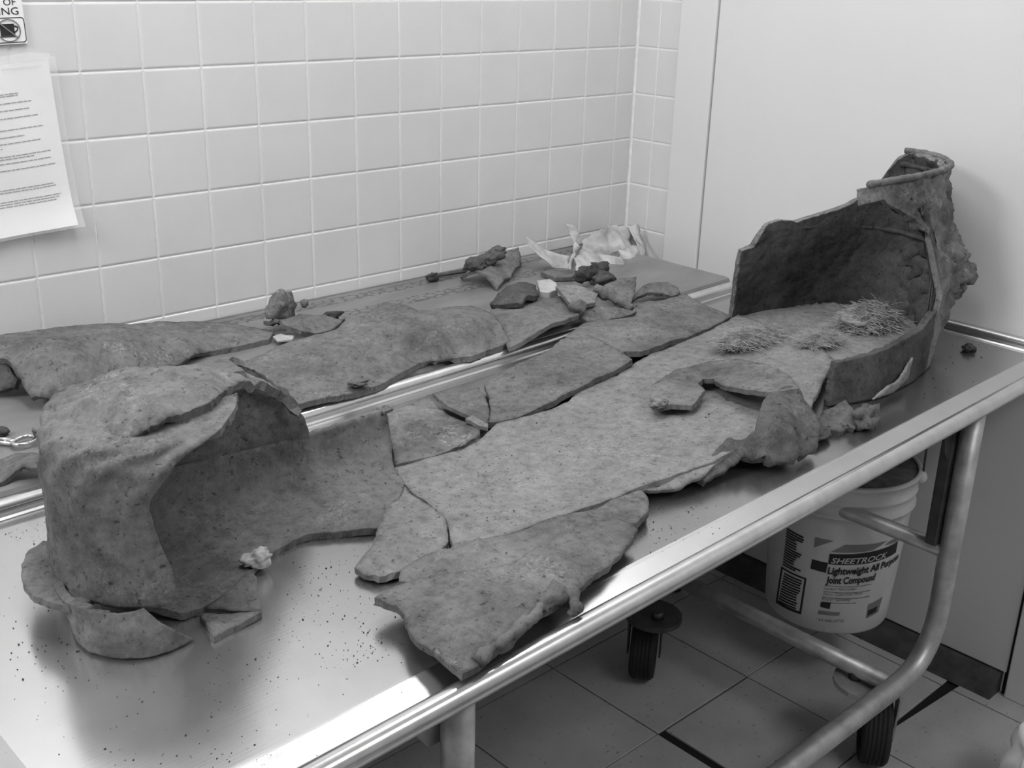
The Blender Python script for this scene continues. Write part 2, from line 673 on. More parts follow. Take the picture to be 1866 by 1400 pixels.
def tile_mesh(wx, wz, name, axis='y'):
    """one glazed tile: flat face with rounded-over margins, 1.5 mm joints"""
    gx, e, d = .0011, .0032, .0015
    a, bz = wx / 2 - gx, wz / 2 - gx
    V = [(-a, 0, -bz), (a, 0, -bz), (a, 0, bz), (-a, 0, bz)]
    V += [(-a + .001, -d * .7, -bz + .001), (a - .001, -d * .7, -bz + .001), (a - .001, -d * .7, bz - .001), (-a + .001, -d * .7, bz - .001)]
    V += [(-a + e, -d, -bz + e), (a - e, -d, -bz + e), (a - e, -d, bz - e), (-a + e, -d, bz - e)]
    F = [(8, 9, 10, 11)]
    for k in range(4):
        j = (k + 1) % 4
        F += [(k, j, j + 4, k + 4), (k + 4, j + 4, j + 8, k + 8)]
    if axis == 'x':
        V = [(y, -x, z) for (x, y, z) in V]
    me = bpy.data.meshes.new(name)
    me.from_pydata(V, [], F)
    me.materials.append(TILE)
    return me


TM = tile_mesh(TP, TP, 'tile')


def tile_at(me, loc, parent, ry=0.0, rx=0.0):
    o = bpy.data.objects.new('tile', me)
    o.parent = parent
    o.location = Vector(loc) - Vector(parent.location)
    o.rotation_euler = (rx, 0, ry)
    COL.objects.link(o)
    return o


half = tile_mesh(.56 * TP, TP, 'tile_cut')
for r in range(-2, 6):
    zc = Z0 - (r + .5) * TP
    for c in range(-4, 13):
        if c == 12:
            tile_at(half, (X0 + (12.28) * TP, .004, zc), wb)
        else:
            tile_at(TM, (X0 + (c + .5) * TP, .004, zc), wb, random.uniform(-.004, .004), random.uniform(-.005, .003))

wr = box('wall_right', (.004, -4.2, -.02), (.12, .10, H_CEIL), GROUT)
tag(wr, 'right-hand wall with a narrow tiled return and a wide white door', kind='structure')
ta = tile_mesh(.064, TP, 'tile_return', 'x')
tb = tile_mesh(.068, TP, 'tile_return_wide', 'x')
for r in range(-2, 6):
    zc = Z0 - (r + .5) * TP
    tile_at(ta, (.004, -.033, zc), wr)
    tile_at(tb, (.004, -.099, zc), wr)

tr = box('trim_1', (-.010, -.238, 0), (.006, -.134, 2.2), PAINT, bev=.003)
tag(tr, 'white painted door casing beside the tiled corner', kind='structure')
dr = box('door_1', (-.004, -1.136, .052), (.012, -.2405, 2.15), DOORM, bev=.0025)
tag(dr, 'wide plain white door behind the broken head end', kind='structure')
gp = box('trim_2', (-.001, -1.1425, .0), (.008, -1.133, 2.15), BLACKGAP)
tag(gp, 'dark gap along the far edge of the white door', kind='structure')
t3 = box('trim_3', (-.012, -1.30, .0), (.006, -1.143, 2.2), PAINT, bev=.003)
tag(t3, 'white painted casing at the right edge of the door', kind='structure')
wp = box('trim_4', (-.002, -4.1, .0), (.006, -1.30, 2.6), WALLP)
tag(wp, 'painted wall surface to the right of the door', kind='structure')
# threshold: long dark saddle with a sloping nose and a mitred end
V = []
yy = np.linspace(-1.128, -.16, 24)
for y in yy:
    k = .0015 * fnoise((y, 0, 0), 30)
    V += [(.003, y, .050 + k), (-.012, y, .046 + k), (-.040 + k, y, .010), (-.046 + k, y, 0), (.003, y, 0)]
F = grid_faces(len(yy), 5, True) + [(0, 1, 2, 3, 4), tuple(reversed(range((len(yy) - 1) * 5, len(yy) * 5)))]
th_ = mesh_obj('baseboard_right', V, F, THRESH, smooth=False, origin=(-.02, -.64, 0))
tag(th_, 'worn dark threshold strip under the white door', kind='structure')

wl = box('wall_left', (-4.4, -4.2, -.02), (-4.2, .1, H_CEIL), WALLP)
tag(wl, 'painted left wall outside the view', kind='structure')
wf = box('wall_front', (-4.4, -4.4, -.02), (.2, -4.2, H_CEIL), WALLP)
tag(wf, 'painted wall behind the camera', kind='structure')
ce = box('ceiling', (-4.4, -4.4, H_CEIL), (.2, .1, H_CEIL + .1), CEIL)
tag(ce, 'plain white ceiling', kind='structure')

fl = box('floor', (-4.4, -4.4, -.06), (.2, .1, -.005), BLACKGAP)
tag(fl, 'speckled grey vinyl tile floor with dark joints', kind='structure')
FT = .295


def floor_tile(poly, name='floor_tile', z=0.0):
    n = len(poly)
    c = np.mean(np.array(poly), 0)
    V = []
    for (x, y) in poly:
        V.append((x, y, -.0045))
    for (x, y) in poly:
        V.append((x, y, -.0008 + z))
    for (x, y) in poly:
        d = np.array([c[0] - x, c[1] - y])
        d /= np.linalg.norm(d)
        V.append((x + d[0] * .0015, y + d[1] * .0015, z))
    F = [tuple(range(2 * n, 3 * n))]
    for k in range(n):
        j = (k + 1) % n
        F += [(k, j, n + j, n + k), (n + k, n + j, 2 * n + j, 2 * n + k)]
    return mesh_obj(name, V, F, FLOORM, fl, smooth=False)


gpj = .0013
for i in range(-6, 3):
    for j in range(-9, 3):
        xa, xb = -.661 + FT * i + gpj, -.661 + FT * (i + 1) - gpj
        ya, yb = -.740 + FT * j + gpj, -.740 + FT * (j + 1) - gpj
        xb = min(xb, .0)
        yb = min(yb, .0)
        if xb - xa < .01 or yb - ya < .01:
            continue
        poly = [(xa, ya), (xb, ya), (xb, yb), (xa, yb)]
        if i == 0 and j == -1:      # shifted tile beside a wide open joint
            poly = [(xa + .018, ya), (xb, ya), (xb, yb - .002), (xa + .020, yb - .002)]
        if i in (1, 2) and j == -2:     # wedge-shaped gap towards the threshold
            f = lambda x: max(0, (x + .30) / .30) * .030
            poly = [(xa, ya), (xb, ya), (xb, yb - f(xb)), (xa, yb - f(xa))]
        floor_tile(poly, z=random.uniform(-.0004, .0004))

# ceiling lamps that give the light, and the added rear fill
for L, (sx_, sy_) in ((KEY, (.7, 1.0)), (FILL, (.7, 1.3)), (FILL2, (.7, .5)), (REAR_FILL, (1.3, .6))):
    x, y, z = L.location
    t = empty('ceiling_lamp', (x, y, H_CEIL - .02))
    tag(t, {KEY: 'fluorescent ceiling lamp beyond the left end of the tables', FILL: 'fluorescent ceiling lamp above the left half of the steel table', FILL2: 'fluorescent ceiling lamp above the right half of the steel table', REAR_FILL: 'unseen fill lamp added behind the camera'}[L], 'lamp')
    box('housing', (x - sx_ / 2, y - sy_ / 2, H_CEIL - .05), (x + sx_ / 2, y + sy_ / 2, H_CEIL - .001), WALLP, t, bev=.006)

# ---------------------------------------------------------------- near steel table
ZT = .765
table = empty('steel_table', (-1.0, -.83, 0))
tag(table, 'steel autopsy table on a tubular frame with castors, nearest the viewer', 'table')
Q = [np.array(q) for q in ((-1.985, -1.200), (-.022, -1.146), (-.022, -.441), (-1.985, -.517))]


def rounded_loop(inset, rad, k=6):
    n = 4
    lines = []
    for i in range(n):
        a, b_ = Q[i], Q[(i + 1) % n]
        d = (b_ - a) / np.linalg.norm(b_ - a)
        nn = np.array([-d[1], d[0]])
        lines.append((a + nn * inset, d))
    cor = []
    for i in range(n):
        (p, d), (q, e) = lines[i - 1], lines[i]
        A = np.array([[d[0], -e[0]], [d[1], -e[1]]])
        t = np.linalg.solve(A, q - p)
        cor.append(p + d * t[0])
    out = []
    for i in range(n):
        b_ = cor[i]
        d1 = (cor[i - 1] - b_) / np.linalg.norm(cor[i - 1] - b_)
        d2 = (cor[(i + 1) % n] - b_) / np.linalg.norm(cor[(i + 1) % n] - b_)
        r = max(rad - inset, .006)
        p, q = b_ + d1 * r, b_ + d2 * r
        for t in np.linspace(0, 1, k):
            out.append((1 - t) ** 2 * p + 2 * t * (1 - t) * b_ + t * t * q)
    return out


def ring_mesh(name, prof, mat, rad, close_last=True, close_first=False):
    V = []
    loops = [rounded_loop(i, rad) for i, z in prof]
    n = len(loops[0])
    for (i, z), L in zip(prof, loops):
        for q in L:
            V.append((q[0], q[1], z))
    F = grid_faces(len(prof), n, True)
    if close_last:
        F.append(tuple(range((len(prof) - 1) * n, len(prof) * n)))
    if close_first:
        F.append(tuple(reversed(range(n))))
    return mesh_obj(name, V, F, mat, table)


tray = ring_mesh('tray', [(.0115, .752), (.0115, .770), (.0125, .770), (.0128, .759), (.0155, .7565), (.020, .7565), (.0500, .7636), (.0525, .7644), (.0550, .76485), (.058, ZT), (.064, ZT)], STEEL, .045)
tray.data.polygons.foreach_set('use_smooth', [False] * len(tray.data.polygons))
tray.data.materials.append(CLEAN)
for p_ in tray.data.polygons:
    if p_.center.z < ZT - .0003:
        p_.material_index = 1
under = ring_mesh('tray_underside', [(.02, .750), (.06, .742), (.08, .742)], RIMST, .045)
for p_ in under.data.polygons:
    p_.flip()
rc, rr_ = .0, .0135
prof = []
for k in range(15):
    a = math.radians(-200 + k * 20 + 150)
    prof.append((-rr_ * math.cos(a) + .0, .7645 + rr_ * math.sin(a)))
prof = [(-.0135 * math.cos(math.radians(t)), .7645 + .0135 * math.sin(math.radians(t))) for t in range(-150, 211, 20)]
prof = [(.0135 * math.cos(math.radians(180 - t)), .7645 + .0135 * math.sin(math.radians(t))) for t in range(-100, 181, 14)]
rim = ring_mesh('rolled_rim', prof, RIMST, .05, close_last=False)

RAILZ = .20
yF, yB = -1.10, -.545
xR, xL = -.306, -1.50
for y, nm in ((yF, 'front'), (yB, 'back')):
    tube('leg_frame', bend([(xR, y, .756), (xR, y, RAILZ), (xL, y, RAILZ), (xL, y, .756)], .13, 10), .0195, TUBE, table)
for x in (-.42, -1.40):
    tube('cross_rail', [(x, yF + .015, RAILZ - .012), (x, yB - .015, RAILZ - .012)], .017, TUBE, table)
for x in (xR, xL):
    tube('end_rail', [(x, yF + .012, .434), (x, yB - .012, .434)], .0155, TUBE, table)
# dark inner channel beside the right-hand leg
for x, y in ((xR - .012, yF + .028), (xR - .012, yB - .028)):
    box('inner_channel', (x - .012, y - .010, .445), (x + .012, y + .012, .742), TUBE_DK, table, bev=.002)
for x, y, s in ((xR, yF, 1), (xL, yF, 1), (xR, yB, -1), (xL, yB, -1)):
    # octagonal corner bracket under the tray
    a = [(-.050, .752), (-.053, .668), (-.046, .642), (-.024, .612), (.030, .612), (.038, .624), (.038, .752)]
    yo = y + .021 * s
    V = [(x + p, yo, q) for p, q in a] + [(x + p, yo + .004 * s, q) for p, q in a]
    n = len(a)
    F = [tuple(range(n)), tuple(reversed(range(n, 2 * n)))] + [(k, (k + 1) % n, n + (k + 1) % n, n + k) for k in range(n)]
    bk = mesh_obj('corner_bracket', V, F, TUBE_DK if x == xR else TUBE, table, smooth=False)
    lathe('bolt', [(.007, -.002), (.007, .004), (.004, .006)], (0, 0, 0), BOLT, bk, 8)
    bk.children[0].rotation_euler = (math.pi / 2, 0, 0)
    bk.children[0].location = (x - 1e-3 - .03 - table.location[0], yo - table.location[1], .71)
for x, y, z in ((xR + .012, yF - .017, .395), (-.36, yF - .019, .20)):
    lathe('bolt', [(.007, -.004), (.007, .003), (.004, .005)], (0, 0, 0), BOLT, table, 10)
    o = COL.objects[-1] if False else table.children[-1]
    o.rotation_euler = (math.pi / 2, 0, 0)
    o.location = Vector((x, y, z)) - table.location


def castor(x, y, ang, met=None):
    met = met or TUBE
    c = empty('castor', (0, 0, 0))
    c.parent = table
    c.location = Vector((x, y, 0)) - table.location
    base = Vector((x, y, 0))
    d = np.array([math.cos(ang), math.sin(ang)])    # rolling direction
    a = np.array([-d[1], d[0]])                      # axle
    R_, wd = .070, .026

    def wl(prof, mat, name):
        V = []
        n = 40
        for (r, s) in prof:
            for k in range(n):
                t = 2 * math.pi * k / n
                V.append((x + d[0] * r * math.cos(t) + a[0] * s, y + d[1] * r * math.cos(t) + a[1] * s, R_ + .0005 + r * math.sin(t)))
        F = grid_faces(len(prof) + 1, n, True)
        F = [tuple(i % (len(prof) * n) for i in f) for f in F]
        return mesh_obj(name, V, F, mat, c)
    tread = [(.048, -wd), (.063, -wd), (.0685, -wd * .8)]
    for k in range(5):
        s = -wd * .62 + k * wd * .31
        tread += [(.0695, s - .0022), (.0695, s + .0012), (.0675, s + .002), (.0675, s + .003)]
    tread += [(.0685, wd * .8), (.063, wd), (.048, wd)]
    wl(tread, RUBBER, 'tyre')
    wl([(.004, -wd * .8), (.048, -wd * .75), (.048, wd * .75), (.004, wd * .8)], TUBE_DK, 'hub')
    # fork: two cheeks and a crown
    for s in (-1, 1):
        o = np.array([x, y]) + a * s * .034
        pr = [(-.010, .052), (.010, .052), (.024, .120), (.030, .158), (-.030, .158), (-.020, .11)]
        V = []
        for tck in (-.0018, .0018):
            for p, q in pr:
                V.append((o[0] + d[0] * p + a[0] * tck, o[1] + d[1] * p + a[1] * tck, q))
        n = len(pr)
        F = [tuple(range(n)), tuple(reversed(range(n, 2 * n)))] + [(k, (k + 1) % n, n + (k + 1) % n, n + k) for k in range(n)]
        mesh_obj('fork', V, F, met, c, smooth=False)
    # half-round mounting plate
    V, n = [], 18
    for z in (.158, .168):
        for k in range(n):
            t = 2 * math.pi * k / n
            V.append((x - .012 + .058 * math.cos(t), y + .028 * (1 if y < -.8 else -1) + .060 * math.sin(t), z))
    F = [tuple(reversed(range(n))), tuple(range(n, 2 * n))] + [(k, (k + 1) % n, n + (k + 1) % n, n + k) for k in range(n)]
    mesh_obj('mounting_plate', V, F, met, c, smooth=False)
    lathe('stem_bolt', [(.013, 0), (.013, .014), (.008, .017)], (x - .020, y + .045 * (1 if y < -.8 else -1), .168), BOLT, c, 6)
    return c


castor(-.405, -1.060, math.radians(33))
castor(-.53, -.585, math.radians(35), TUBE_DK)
castor(-1.38, -1.065, math.radians(80))
castor(-1.38, -.565, math.radians(55))

# ---------------------------------------------------------------- back table
ZB = .778
bt = empty('laminate_table', (-1.2, -.24, 0))
tag(bt, 'stained grey laminate table pushed against the tiled wall', 'table')


def yfront(x):
    return -.517 + (x + 1.985) * (.076 / 1.963) + .021


xe = -.122
V = []
for x in (-2.75, xe):
    yf = yfront(x)
    V += [(x, -.006, ZB), (x, yf + .012, ZB), (x, yf + .004, ZB - .002), (x, yf, ZB - .008), (x, yf, ZB - .034), (x, yf + .01, ZB - .036), (x, -.006, ZB - .036)]
F = [(k, (k + 1) % 7, 7 + (k + 1) % 7, 7 + k) for k in range(7)] + [tuple(reversed(range(7))), tuple(range(7, 14))]
mesh_obj('table_top', V, F, TOPM, bt, smooth=False)
box('metal_edging', (-2.7, -.0065, ZB - .004), (xe, -.003, ZB + .003), RIMST, bt)
for x in (-2.6, -.20):
    for y in (-.40, -.06):
        tube('leg', [(x, y, 0), (x, y, ZB - .036)], .02, TUBE_DK, bt)

# ================================================================ the iron pieces
T = ZT
W3 = lambda x, y, h: (x, y, T + h)
PX = lambda u, v, h: tuple(P(u, v, z=T + h))
# ---------------------------------------------------------------- foot end
foot = empty('coffin_foot_end', (-1.70, -.80, T))
tag(foot, 'tall rounded foot end of an iron coffin with crusted top, nearest the left edge', 'coffin')
plan = [(-1.285, -.712), (-1.35, -.708), (-1.43, -.702), (-1.50, -.697), (-1.56, -.693), (-1.63, -.688), (-1.70, -.692), (-1.752, -.71),
        (-1.787, -.742), (-1.804, -.79), (-1.803, -.84), (-1.787, -.882), (-1.760, -.910), (-1.730, -.922), (-1.69, -.926), (-1.64, -.925), (-1.58, -.92)]
PL = catmull(plan, 400)
sL = np.r_[0, np.cumsum(np.linalg.norm(np.diff(PL, axis=0), axis=1))]


def plan_seg(x0, x1, inset, z, n=40):
    """points of the plan from the back wall (x>=...) at x0 round to the front at x1, moved inwards"""
    im = int(np.argmin(PL[:, 0]))
    back = np.where(PL[:im, 0] <= x0)[0]
    i0 = back[0] if len(back) else 0
    fr = [i for i in range(im, 400) if PL[i, 0] >= x1]
    i1 = fr[0] if fr else 399
    q = np.linspace(sL[i0], sL[i1], n)
    X = np.interp(q, sL, PL[:, 0])
    Y = np.interp(q, sL, PL[:, 1])
    pts = []
    for x, y in zip(X, Y):
        ax = max(x, -1.69)
        d = np.array([ax - x, -.805 - y])
        L = np.linalg.norm(d)
        d = d / L * min(inset, L * .95)
        pts.append((x + d[0], y + d[1], z))
    return pts


# rows from flange up to the crusted top: (z, inset, start x on back wall, end x at the broken front edge)
rows = []
for (z, ins, xs, xe_) in ((.808, -.003, -1.43, -1.729), (.822, -.003, -1.428, -1.731), (.846, 0, -1.425, -1.735), (.868, 0, -1.432, -1.741), (.90, .001, -1.447, -1.748), (.925, .001, -1.475, -1.749),
                          (.945, .002, -1.49, -1.735), (.962, .005, -1.51, -1.717), (.974, .016, -1.53, -1.675), (.979, .034, -1.545, -1.645), (.981, .056, -1.55, -1.62), (.982, .085, -1.555, -1.60)):
    rows.append(plan_seg(xs, xe_, ins, z))


def foot_extra(p, s, t):
    d = 0.0
    if .2 < t < .8:   # soft vertical folds, deepest at the shoulder
        d += .0022 * math.sin(s * 66 + 2.5 * fnoise(p, 7)) * math.sin(math.pi * (t - .2) / .6)
    return d


def foot_crust(p, s, t):
    e = min(1, t / .22)
    return -.005 * (1 - e) + .007 * (noise.turbulence(Vector((p[0] * 34, p[1] * 34, p[2] * 34)), 4, False) - .25) * (.35 + .65 * e)


loft('end_shell', rows, 150, 74, .010, IRON, foot, amp=.0022, rough=.0012, seed=2.0, flip=False, extra=foot_extra)
# earthy crust over the top, draping over the shoulder in front and running down along the back wall
shard('crusted_top', [(73, 772, .200), (78, 745, .208), (100, 722, .216), (140, 699, .222), (200, 681, .227), (280, 669, .227), (370, 661, .223), (430, 667, .211), (480, 689, .181), (524, 720, .149), (551, 749, .126), (540, 744, .128), (519, 718, .149), (492, 700, .179), (465, 703, .197), (430, 709, .213),
                      (402, 722, .224), (384, 733, .226), (352, 746, .226), (330, 758, .224), (300, 772, .222), (270, 787, .220), (240, 802, .213), (215, 806, .211), (190, 798, .212), (160, 786, .212), (135, 780, .209), (112, 784, .203), (92, 795, .194), (74, 806, .186)],
      [(150, 735, .228), (250, 720, .236), (350, 700, .236), (300, 745, .233), (440, 687, .215), (500, 706, .170), (200, 760, .228), (110, 755, .217), (250, 770, .228)], th=.011, mat=IRON_CR, parent=foot, amp=.005, rough=.0022, spacing=.005, rag=.003, seed=4,
      crust=((180, 740, .23, .05, .005), (280, 700, .23, .05, .005), (360, 690, .23, .04, .004), (230, 780, .22, .03, .004)))
# back side wall running down into the trough, broken along its near edge
rows = [[PX(330, 1120, .010), PX(380, 1102, .010), PX(430, 1070, .010), PX(470, 1030, .010), PX(490, 1010, .010), PX(520, 992, .010), PX(560, 974, .010), PX(620, 968, .010), PX(692, 962, .010)],
        [W3(-1.745, -.86, .020), W3(-1.69, -.835, .014), W3(-1.62, -.805, .013), W3(-1.55, -.79, .013), W3(-1.48, -.785, .013), W3(-1.42, -.795, .013), PX(736, 888, .012)],
        [W3(-1.770, -.81, .032), W3(-1.69, -.765, .024), W3(-1.62, -.748, .022), W3(-1.55, -.742, .022), W3(-1.45, -.744, .022), PX(717, 848, .022)],
        [W3(-1.780, -.775, .060), W3(-1.72, -.725, .050), W3(-1.62, -.718, .048), W3(-1.55, -.717, .046), W3(-1.45, -.719, .046), W3(-1.303, -.722, .048)],
        [W3(-1.780, -.770, .095), W3(-1.72, -.712, .09), W3(-1.62, -.705, .086), W3(-1.55, -.704, .082), W3(-1.445, -.709, .080), W3(-1.302, -.712, .085)]]
loft('back_side', rows, 90, 40, .009, IRON_MD, foot, amp=.0022, rough=.0012, seed=9.0, flip=False)
# lower shell seen outside, under the flange
low = [[W3(-1.775, -.745, .003), W3(-1.795, -.79, .003), PX(128, 1146, .003), PX(150, 1181, .003), PX(200, 1197, .003), PX(250, 1200, .003), PX(300, 1191, .003), PX(352, 1166, .003)],
       [W3(-1.785, -.74, .020), W3(-1.802, -.79, .020), PX(118, 1122, .020), PX(150, 1158, .020), PX(200, 1174, .020), PX(250, 1177, .020), PX(290, 1166, .020), PX(322, 1150, .020)],
       [W3(-1.79, -.74, .035), W3(-1.808, -.79, .035), PX(113, 1106, .035), PX(150, 1132, .035), PX(200, 1148, .035), PX(240, 1150, .035), PX(268, 1142, .035), PX(290, 1133, .035)],
       [W3(-1.79, -.74, .050), W3(-1.808, -.79, .050), PX(112, 1090, .050), PX(150, 1108, .050), PX(190, 1116, .050), PX(220, 1118, .050), PX(240, 1115, .050), PX(262, 1108, .050)]]
loft('lower_shell', low, 90, 22, .009, IRON, foot, amp=.002, rough=.0012, seed=5.0)
# projecting flange at the left
shard('flange', [(78, 985, .046), (52, 1002, .046), (38, 1030, .046), (42, 1062, .046), (60, 1088, .046), (95, 1100, .046), (125, 1106, .046), (160, 1100, .046),
                 ('w', -1.775, -.85, T + .046), ('w', -1.785, -.79, T + .046), ('w', -1.77, -.73, T + .046)], th=.008, mat=IRON, parent=foot, spacing=.006, seed=12)

# ---------------------------------------------------------------- head end
head = empty('coffin_head_end', (-.25, -.80, T))
tag(head, 'high rounded head end of an iron coffin standing against the white door', 'coffin')
HB = catmull([(-.615, -.992), (-.53, -1.022), (-.42, -1.022), (-.32, -1.005), (-.22, -.965), (-.14, -.915), (-.085, -.86), (-.062, -.80), (-.066, -.74), (-.10, -.69), (-.17, -.652), (-.26, -.62), (-.36, -.597)], 300)
HM = catmull([(-.575, -.978), (-.50, -1.00), (-.42, -1.005), (-.32, -.997), (-.215, -.982), (-.125, -.945), (-.063, -.875), (-.048, -.80), (-.056, -.745), (-.10, -.70), (-.175, -.665), (-.27, -.64), (-.375, -.612)], 300)
HT = catmull([(-.56, -.925), (-.48, -.935), (-.40, -.938), (-.32, -.940), (-.24, -.938), (-.165, -.915), (-.105, -.862), (-.082, -.800), (-.090, -.760), (-.13, -.715), (-.20, -.68), (-.28, -.655), (-.37, -.64)], 300)


def hp(s, z):
    i = np.clip(s * 299, 0, 299)
    k = int(i)
    f = i - k
    k2 = min(299, k + 1)
    b_, m_, t_ = [A[k] * (1 - f) + A[k2] * f for A in (HB, HM, HT)]
    if z < .90:
        u = (z - .765) / .135
        q = b_ * (1 - u) + m_ * u
    else:
        u = (z - .90) / .205
        q = m_ * (1 - u) + t_ * u
    return (q[0], q[1], z)


def head_sheet(name, spts, th, mat, nc, nr, amp, seed, extra=None, prt=head):
    """spts: (s, z_bottom, z_top)"""
    S_ = np.array(spts)
    C = catmull(S_, nc) if False else np.stack([np.interp(np.linspace(S_[0, 0], S_[-1, 0], nc), S_[:, 0], S_[:, k]) for k in range(3)], 1)
    V = []
    for r in range(nr):
        t = r / (nr - 1)
        for (s, z0, z1) in C:
            V.append(hp(s, z0 + (z1 - z0) * t))
    V = np.array(V)
    F = grid_faces(nr, nc)
    Nn = vnormals(V, F)
    for i in range(len(V)):
        d = amp * fnoise(V[i], 16, 4, seed) + .001 * fnoise(V[i], 90, 3, seed)
        if extra:
            d += extra(V[i], (i % nc) / (nc - 1), (i // nc) / (nr - 1))
        V[i] = V[i] + Nn[i] * d
    return plate_obj(name, V, F, th, mat, prt, inner=IRON_DK)  # inner skin: darker stain, with part of the shade put into its colour


def s_of(x, A, near=True):
    rng_ = range(0, 190) if near else range(170, 300)
    k = min(rng_, key=lambda i: abs(A[i, 0] - x))
    return k / 299


def s_at(x, z):
    k = min(np.linspace(0, .6, 601), key=lambda q: abs(hp(q, z)[0] - x))
    return float(k)


s22 = s_at(-.285, .90)
s_bot = T + .002


def ext_crust(p, s, t):
    g_ = math.exp(-((p[1] + .93) / .10) ** 2) * math.exp(-((p[2] - .91) / .07) ** 2)
    return .030 * g_ * max(0, .25 + noise.turbulence(Vector((p[0] * 38, p[1] * 38, p[2] * 38)), 4, False)) * (1 if p[0] > -.23 else .3)


def head_crust(p, s, t):
    out = 1 if p[1] < -.80 else .15
    bk_ = min(1, max(0, (p[0] + .44) / .10))
    out *= max(min(1, max(0, (p[0] + .285) / .06)), min(1, max(0, (p[2] - .88) / .04)))
    out *= .15 + .85 * bk_
    return (1 if out > .9 else out) * ext_crust(p, s, t) + 0.013 * out * (noise.turbulence(Vector((p[0] * 30, p[1] * 30, p[2] * 30 + 4)), 4, False) - .3)


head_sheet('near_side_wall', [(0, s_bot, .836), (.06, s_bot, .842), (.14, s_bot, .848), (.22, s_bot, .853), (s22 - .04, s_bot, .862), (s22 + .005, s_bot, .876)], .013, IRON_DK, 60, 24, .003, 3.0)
s_beak = s_of(-.48, HT)
ztop = 1.105
pts_h = [(s_at(-.50, 1.09), 1.078, 1.102), (s_at(-.445, 1.088), 1.080, 1.104), (s_at(-.435, 1.085), 1.070, 1.105), (s_at(-.40, 1.065), 1.060, 1.105), (s_at(-.365, 1.045), 1.043, 1.105), (s_at(-.33, 1.022), 1.018, 1.105),
         (s_at(-.30, 1.0), .995, 1.106), (s22 - .004, .94, 1.106), (s22, .880, 1.106), (s22 + .004, s_bot, 1.106)]
sa = .55
pts_h += [(.50, s_bot, 1.108), (.56, s_bot, 1.108), (.615, s_bot, 1.106), (.645, s_bot, 1.092), (.675, s_bot, 1.045), (.71, s_bot, 1.010), (.76, s_bot, .990), (.82, s_bot, .975), (.875, s_bot, .966), (.915, s_bot, .972), (.945, s_bot, .966), (.965, s_bot, .944), (.975, s_bot, .928), (1.0, s_bot, .920)]
pts_h.sort()
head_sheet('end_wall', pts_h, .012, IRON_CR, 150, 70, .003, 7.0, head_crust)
# ridge where lid and bottom shell met, along the inside of the far wall
rp = [np.array(hp(s, .935 + .018 * math.sin(math.pi * (s - .5)))) for s in np.linspace(.52, .958, 40)]
rp = [p + np.array([-(p[0] + .25) * .0, 0, 0]) for p in rp]
cen = np.array([-.30, -.80])
rp = [np.array([p[0] + (cen - p[:2])[0] * .045, p[1] + (cen - p[:2])[1] * .045, p[2]]) for p in rp]
tube('seam_ridge', rp, .0055, IRON_DK, head, n=8, amp=.5, seed=2)
# thick rolled lip round the upper opening
lp = [np.array(hp(s, 1.106)) for s in np.linspace(s_beak, .63, 46)]
tube('rolled_lip', lp, .0062, IRON_MD, head, n=10, amp=.35, seed=6)
lp2 = [np.array([p[0] + (cen - p[:2])[0] * .05, p[1] + (cen - p[:2])[1] * .05, p[2] - .026]) for p in lp[30:]]
tube('inner_lip', lp2, .006, IRON_DK, head, n=8, amp=.4, seed=8)
# thin bright spall at the near wall foot
shard('spalled_edge', [(1592, 728, -1.045), (1612, 712, -1.042), (1642, 690, -1.036), (1664, 652, -1.022), (1656, 690, -1.03), (1628, 716, -1.04)], axis='y', th=.004, mat=CHIP if False else IRON_LT, parent=head, spacing=.006)
for k, (u, v, z, r) in enumerate(((1752, 452, .935, .020), (1758, 500, .895, .024), (1740, 520, .88, .02), (1615, 362, 1.065, .013), (1735, 300, 1.085, .013))):
    q = P(u, v, z=z)
    p = min((np.array(hp(t, z)) for t in np.linspace(0, .6, 241)), key=lambda e: np.linalg.norm(e - q))
    p = p + (q - p) * min(1, .012 / (np.linalg.norm(q - p) + 1e-9))
    blob('crust_lump', p, (r, r, r * 1.1), IRON_CR, head, amp=.55, seed=k + 3)
# bottom of the head end
shard('head_floor', [(1500, 655, .02), ('w', -.50, -1.0, T + .014), ('w', -.36, -1.0, T + .014), ('w', -.2, -.945, T + .014), ('w', -.10, -.86, T + .016), ('w', -.08, -.80, T + .016), ('w', -.09, -.74, T + .016), ('w', -.16, -.67, T + .016),
                     ('w', -.27, -.63, T + .016), (1345, 572, .014), (1330, 600, .014), (1380, 640, .014)], [], th=.008, mat=IRON_LT, parent=head, amp=.003, minz=T, crust=((1480, 545, .02, .05, .012), (1560, 545, .02, .05, .012), (1640, 560, .02, .04, .010)))

# ---------------------------------------------------------------- long bottom plate
h0 = .014
main = shard('coffin_bottom_plate',
             [(715, 852, h0), (720, 868, h0), (755, 900, h0), (790, 926, h0), (812, 946, h0), (820, 972, h0), (826, 996, h0), (900, 983, h0), (985, 951, .017), (1080, 922, .020), (1167, 888, .024), (1230, 866, .028),
              (1296, 842, .032), (1380, 800, .034), (1440, 770, .032), (1476, 742, .030), (1500, 695, .026), (1520, 655, .026), (1470, 610, .024), (1400, 592, .022), (1345, 572, .02), (1328, 584, .018),
              (1290, 600, .017), (1240, 622, .016), (1195, 640, .016), (1160, 660, .016), (1125, 684, .016), (1062, 704, .016), (1035, 732, .016), (1005, 746, .016), (940, 764, .015), (905, 772, .015), (880, 796, .014), (830, 822, .014), (770, 838, .014)],
             [(1000, 850, .015), (1200, 760, .018), (1100, 800, .017), (1350, 680, .02), (850, 890, .014)], th=.008, mat=IRON_LT, amp=.002, rough=.0005, spacing=.009, minz=T)
tag(main, 'long dusty flat bottom plate of the coffin lying lengthwise across the steel table', 'coffin plate')

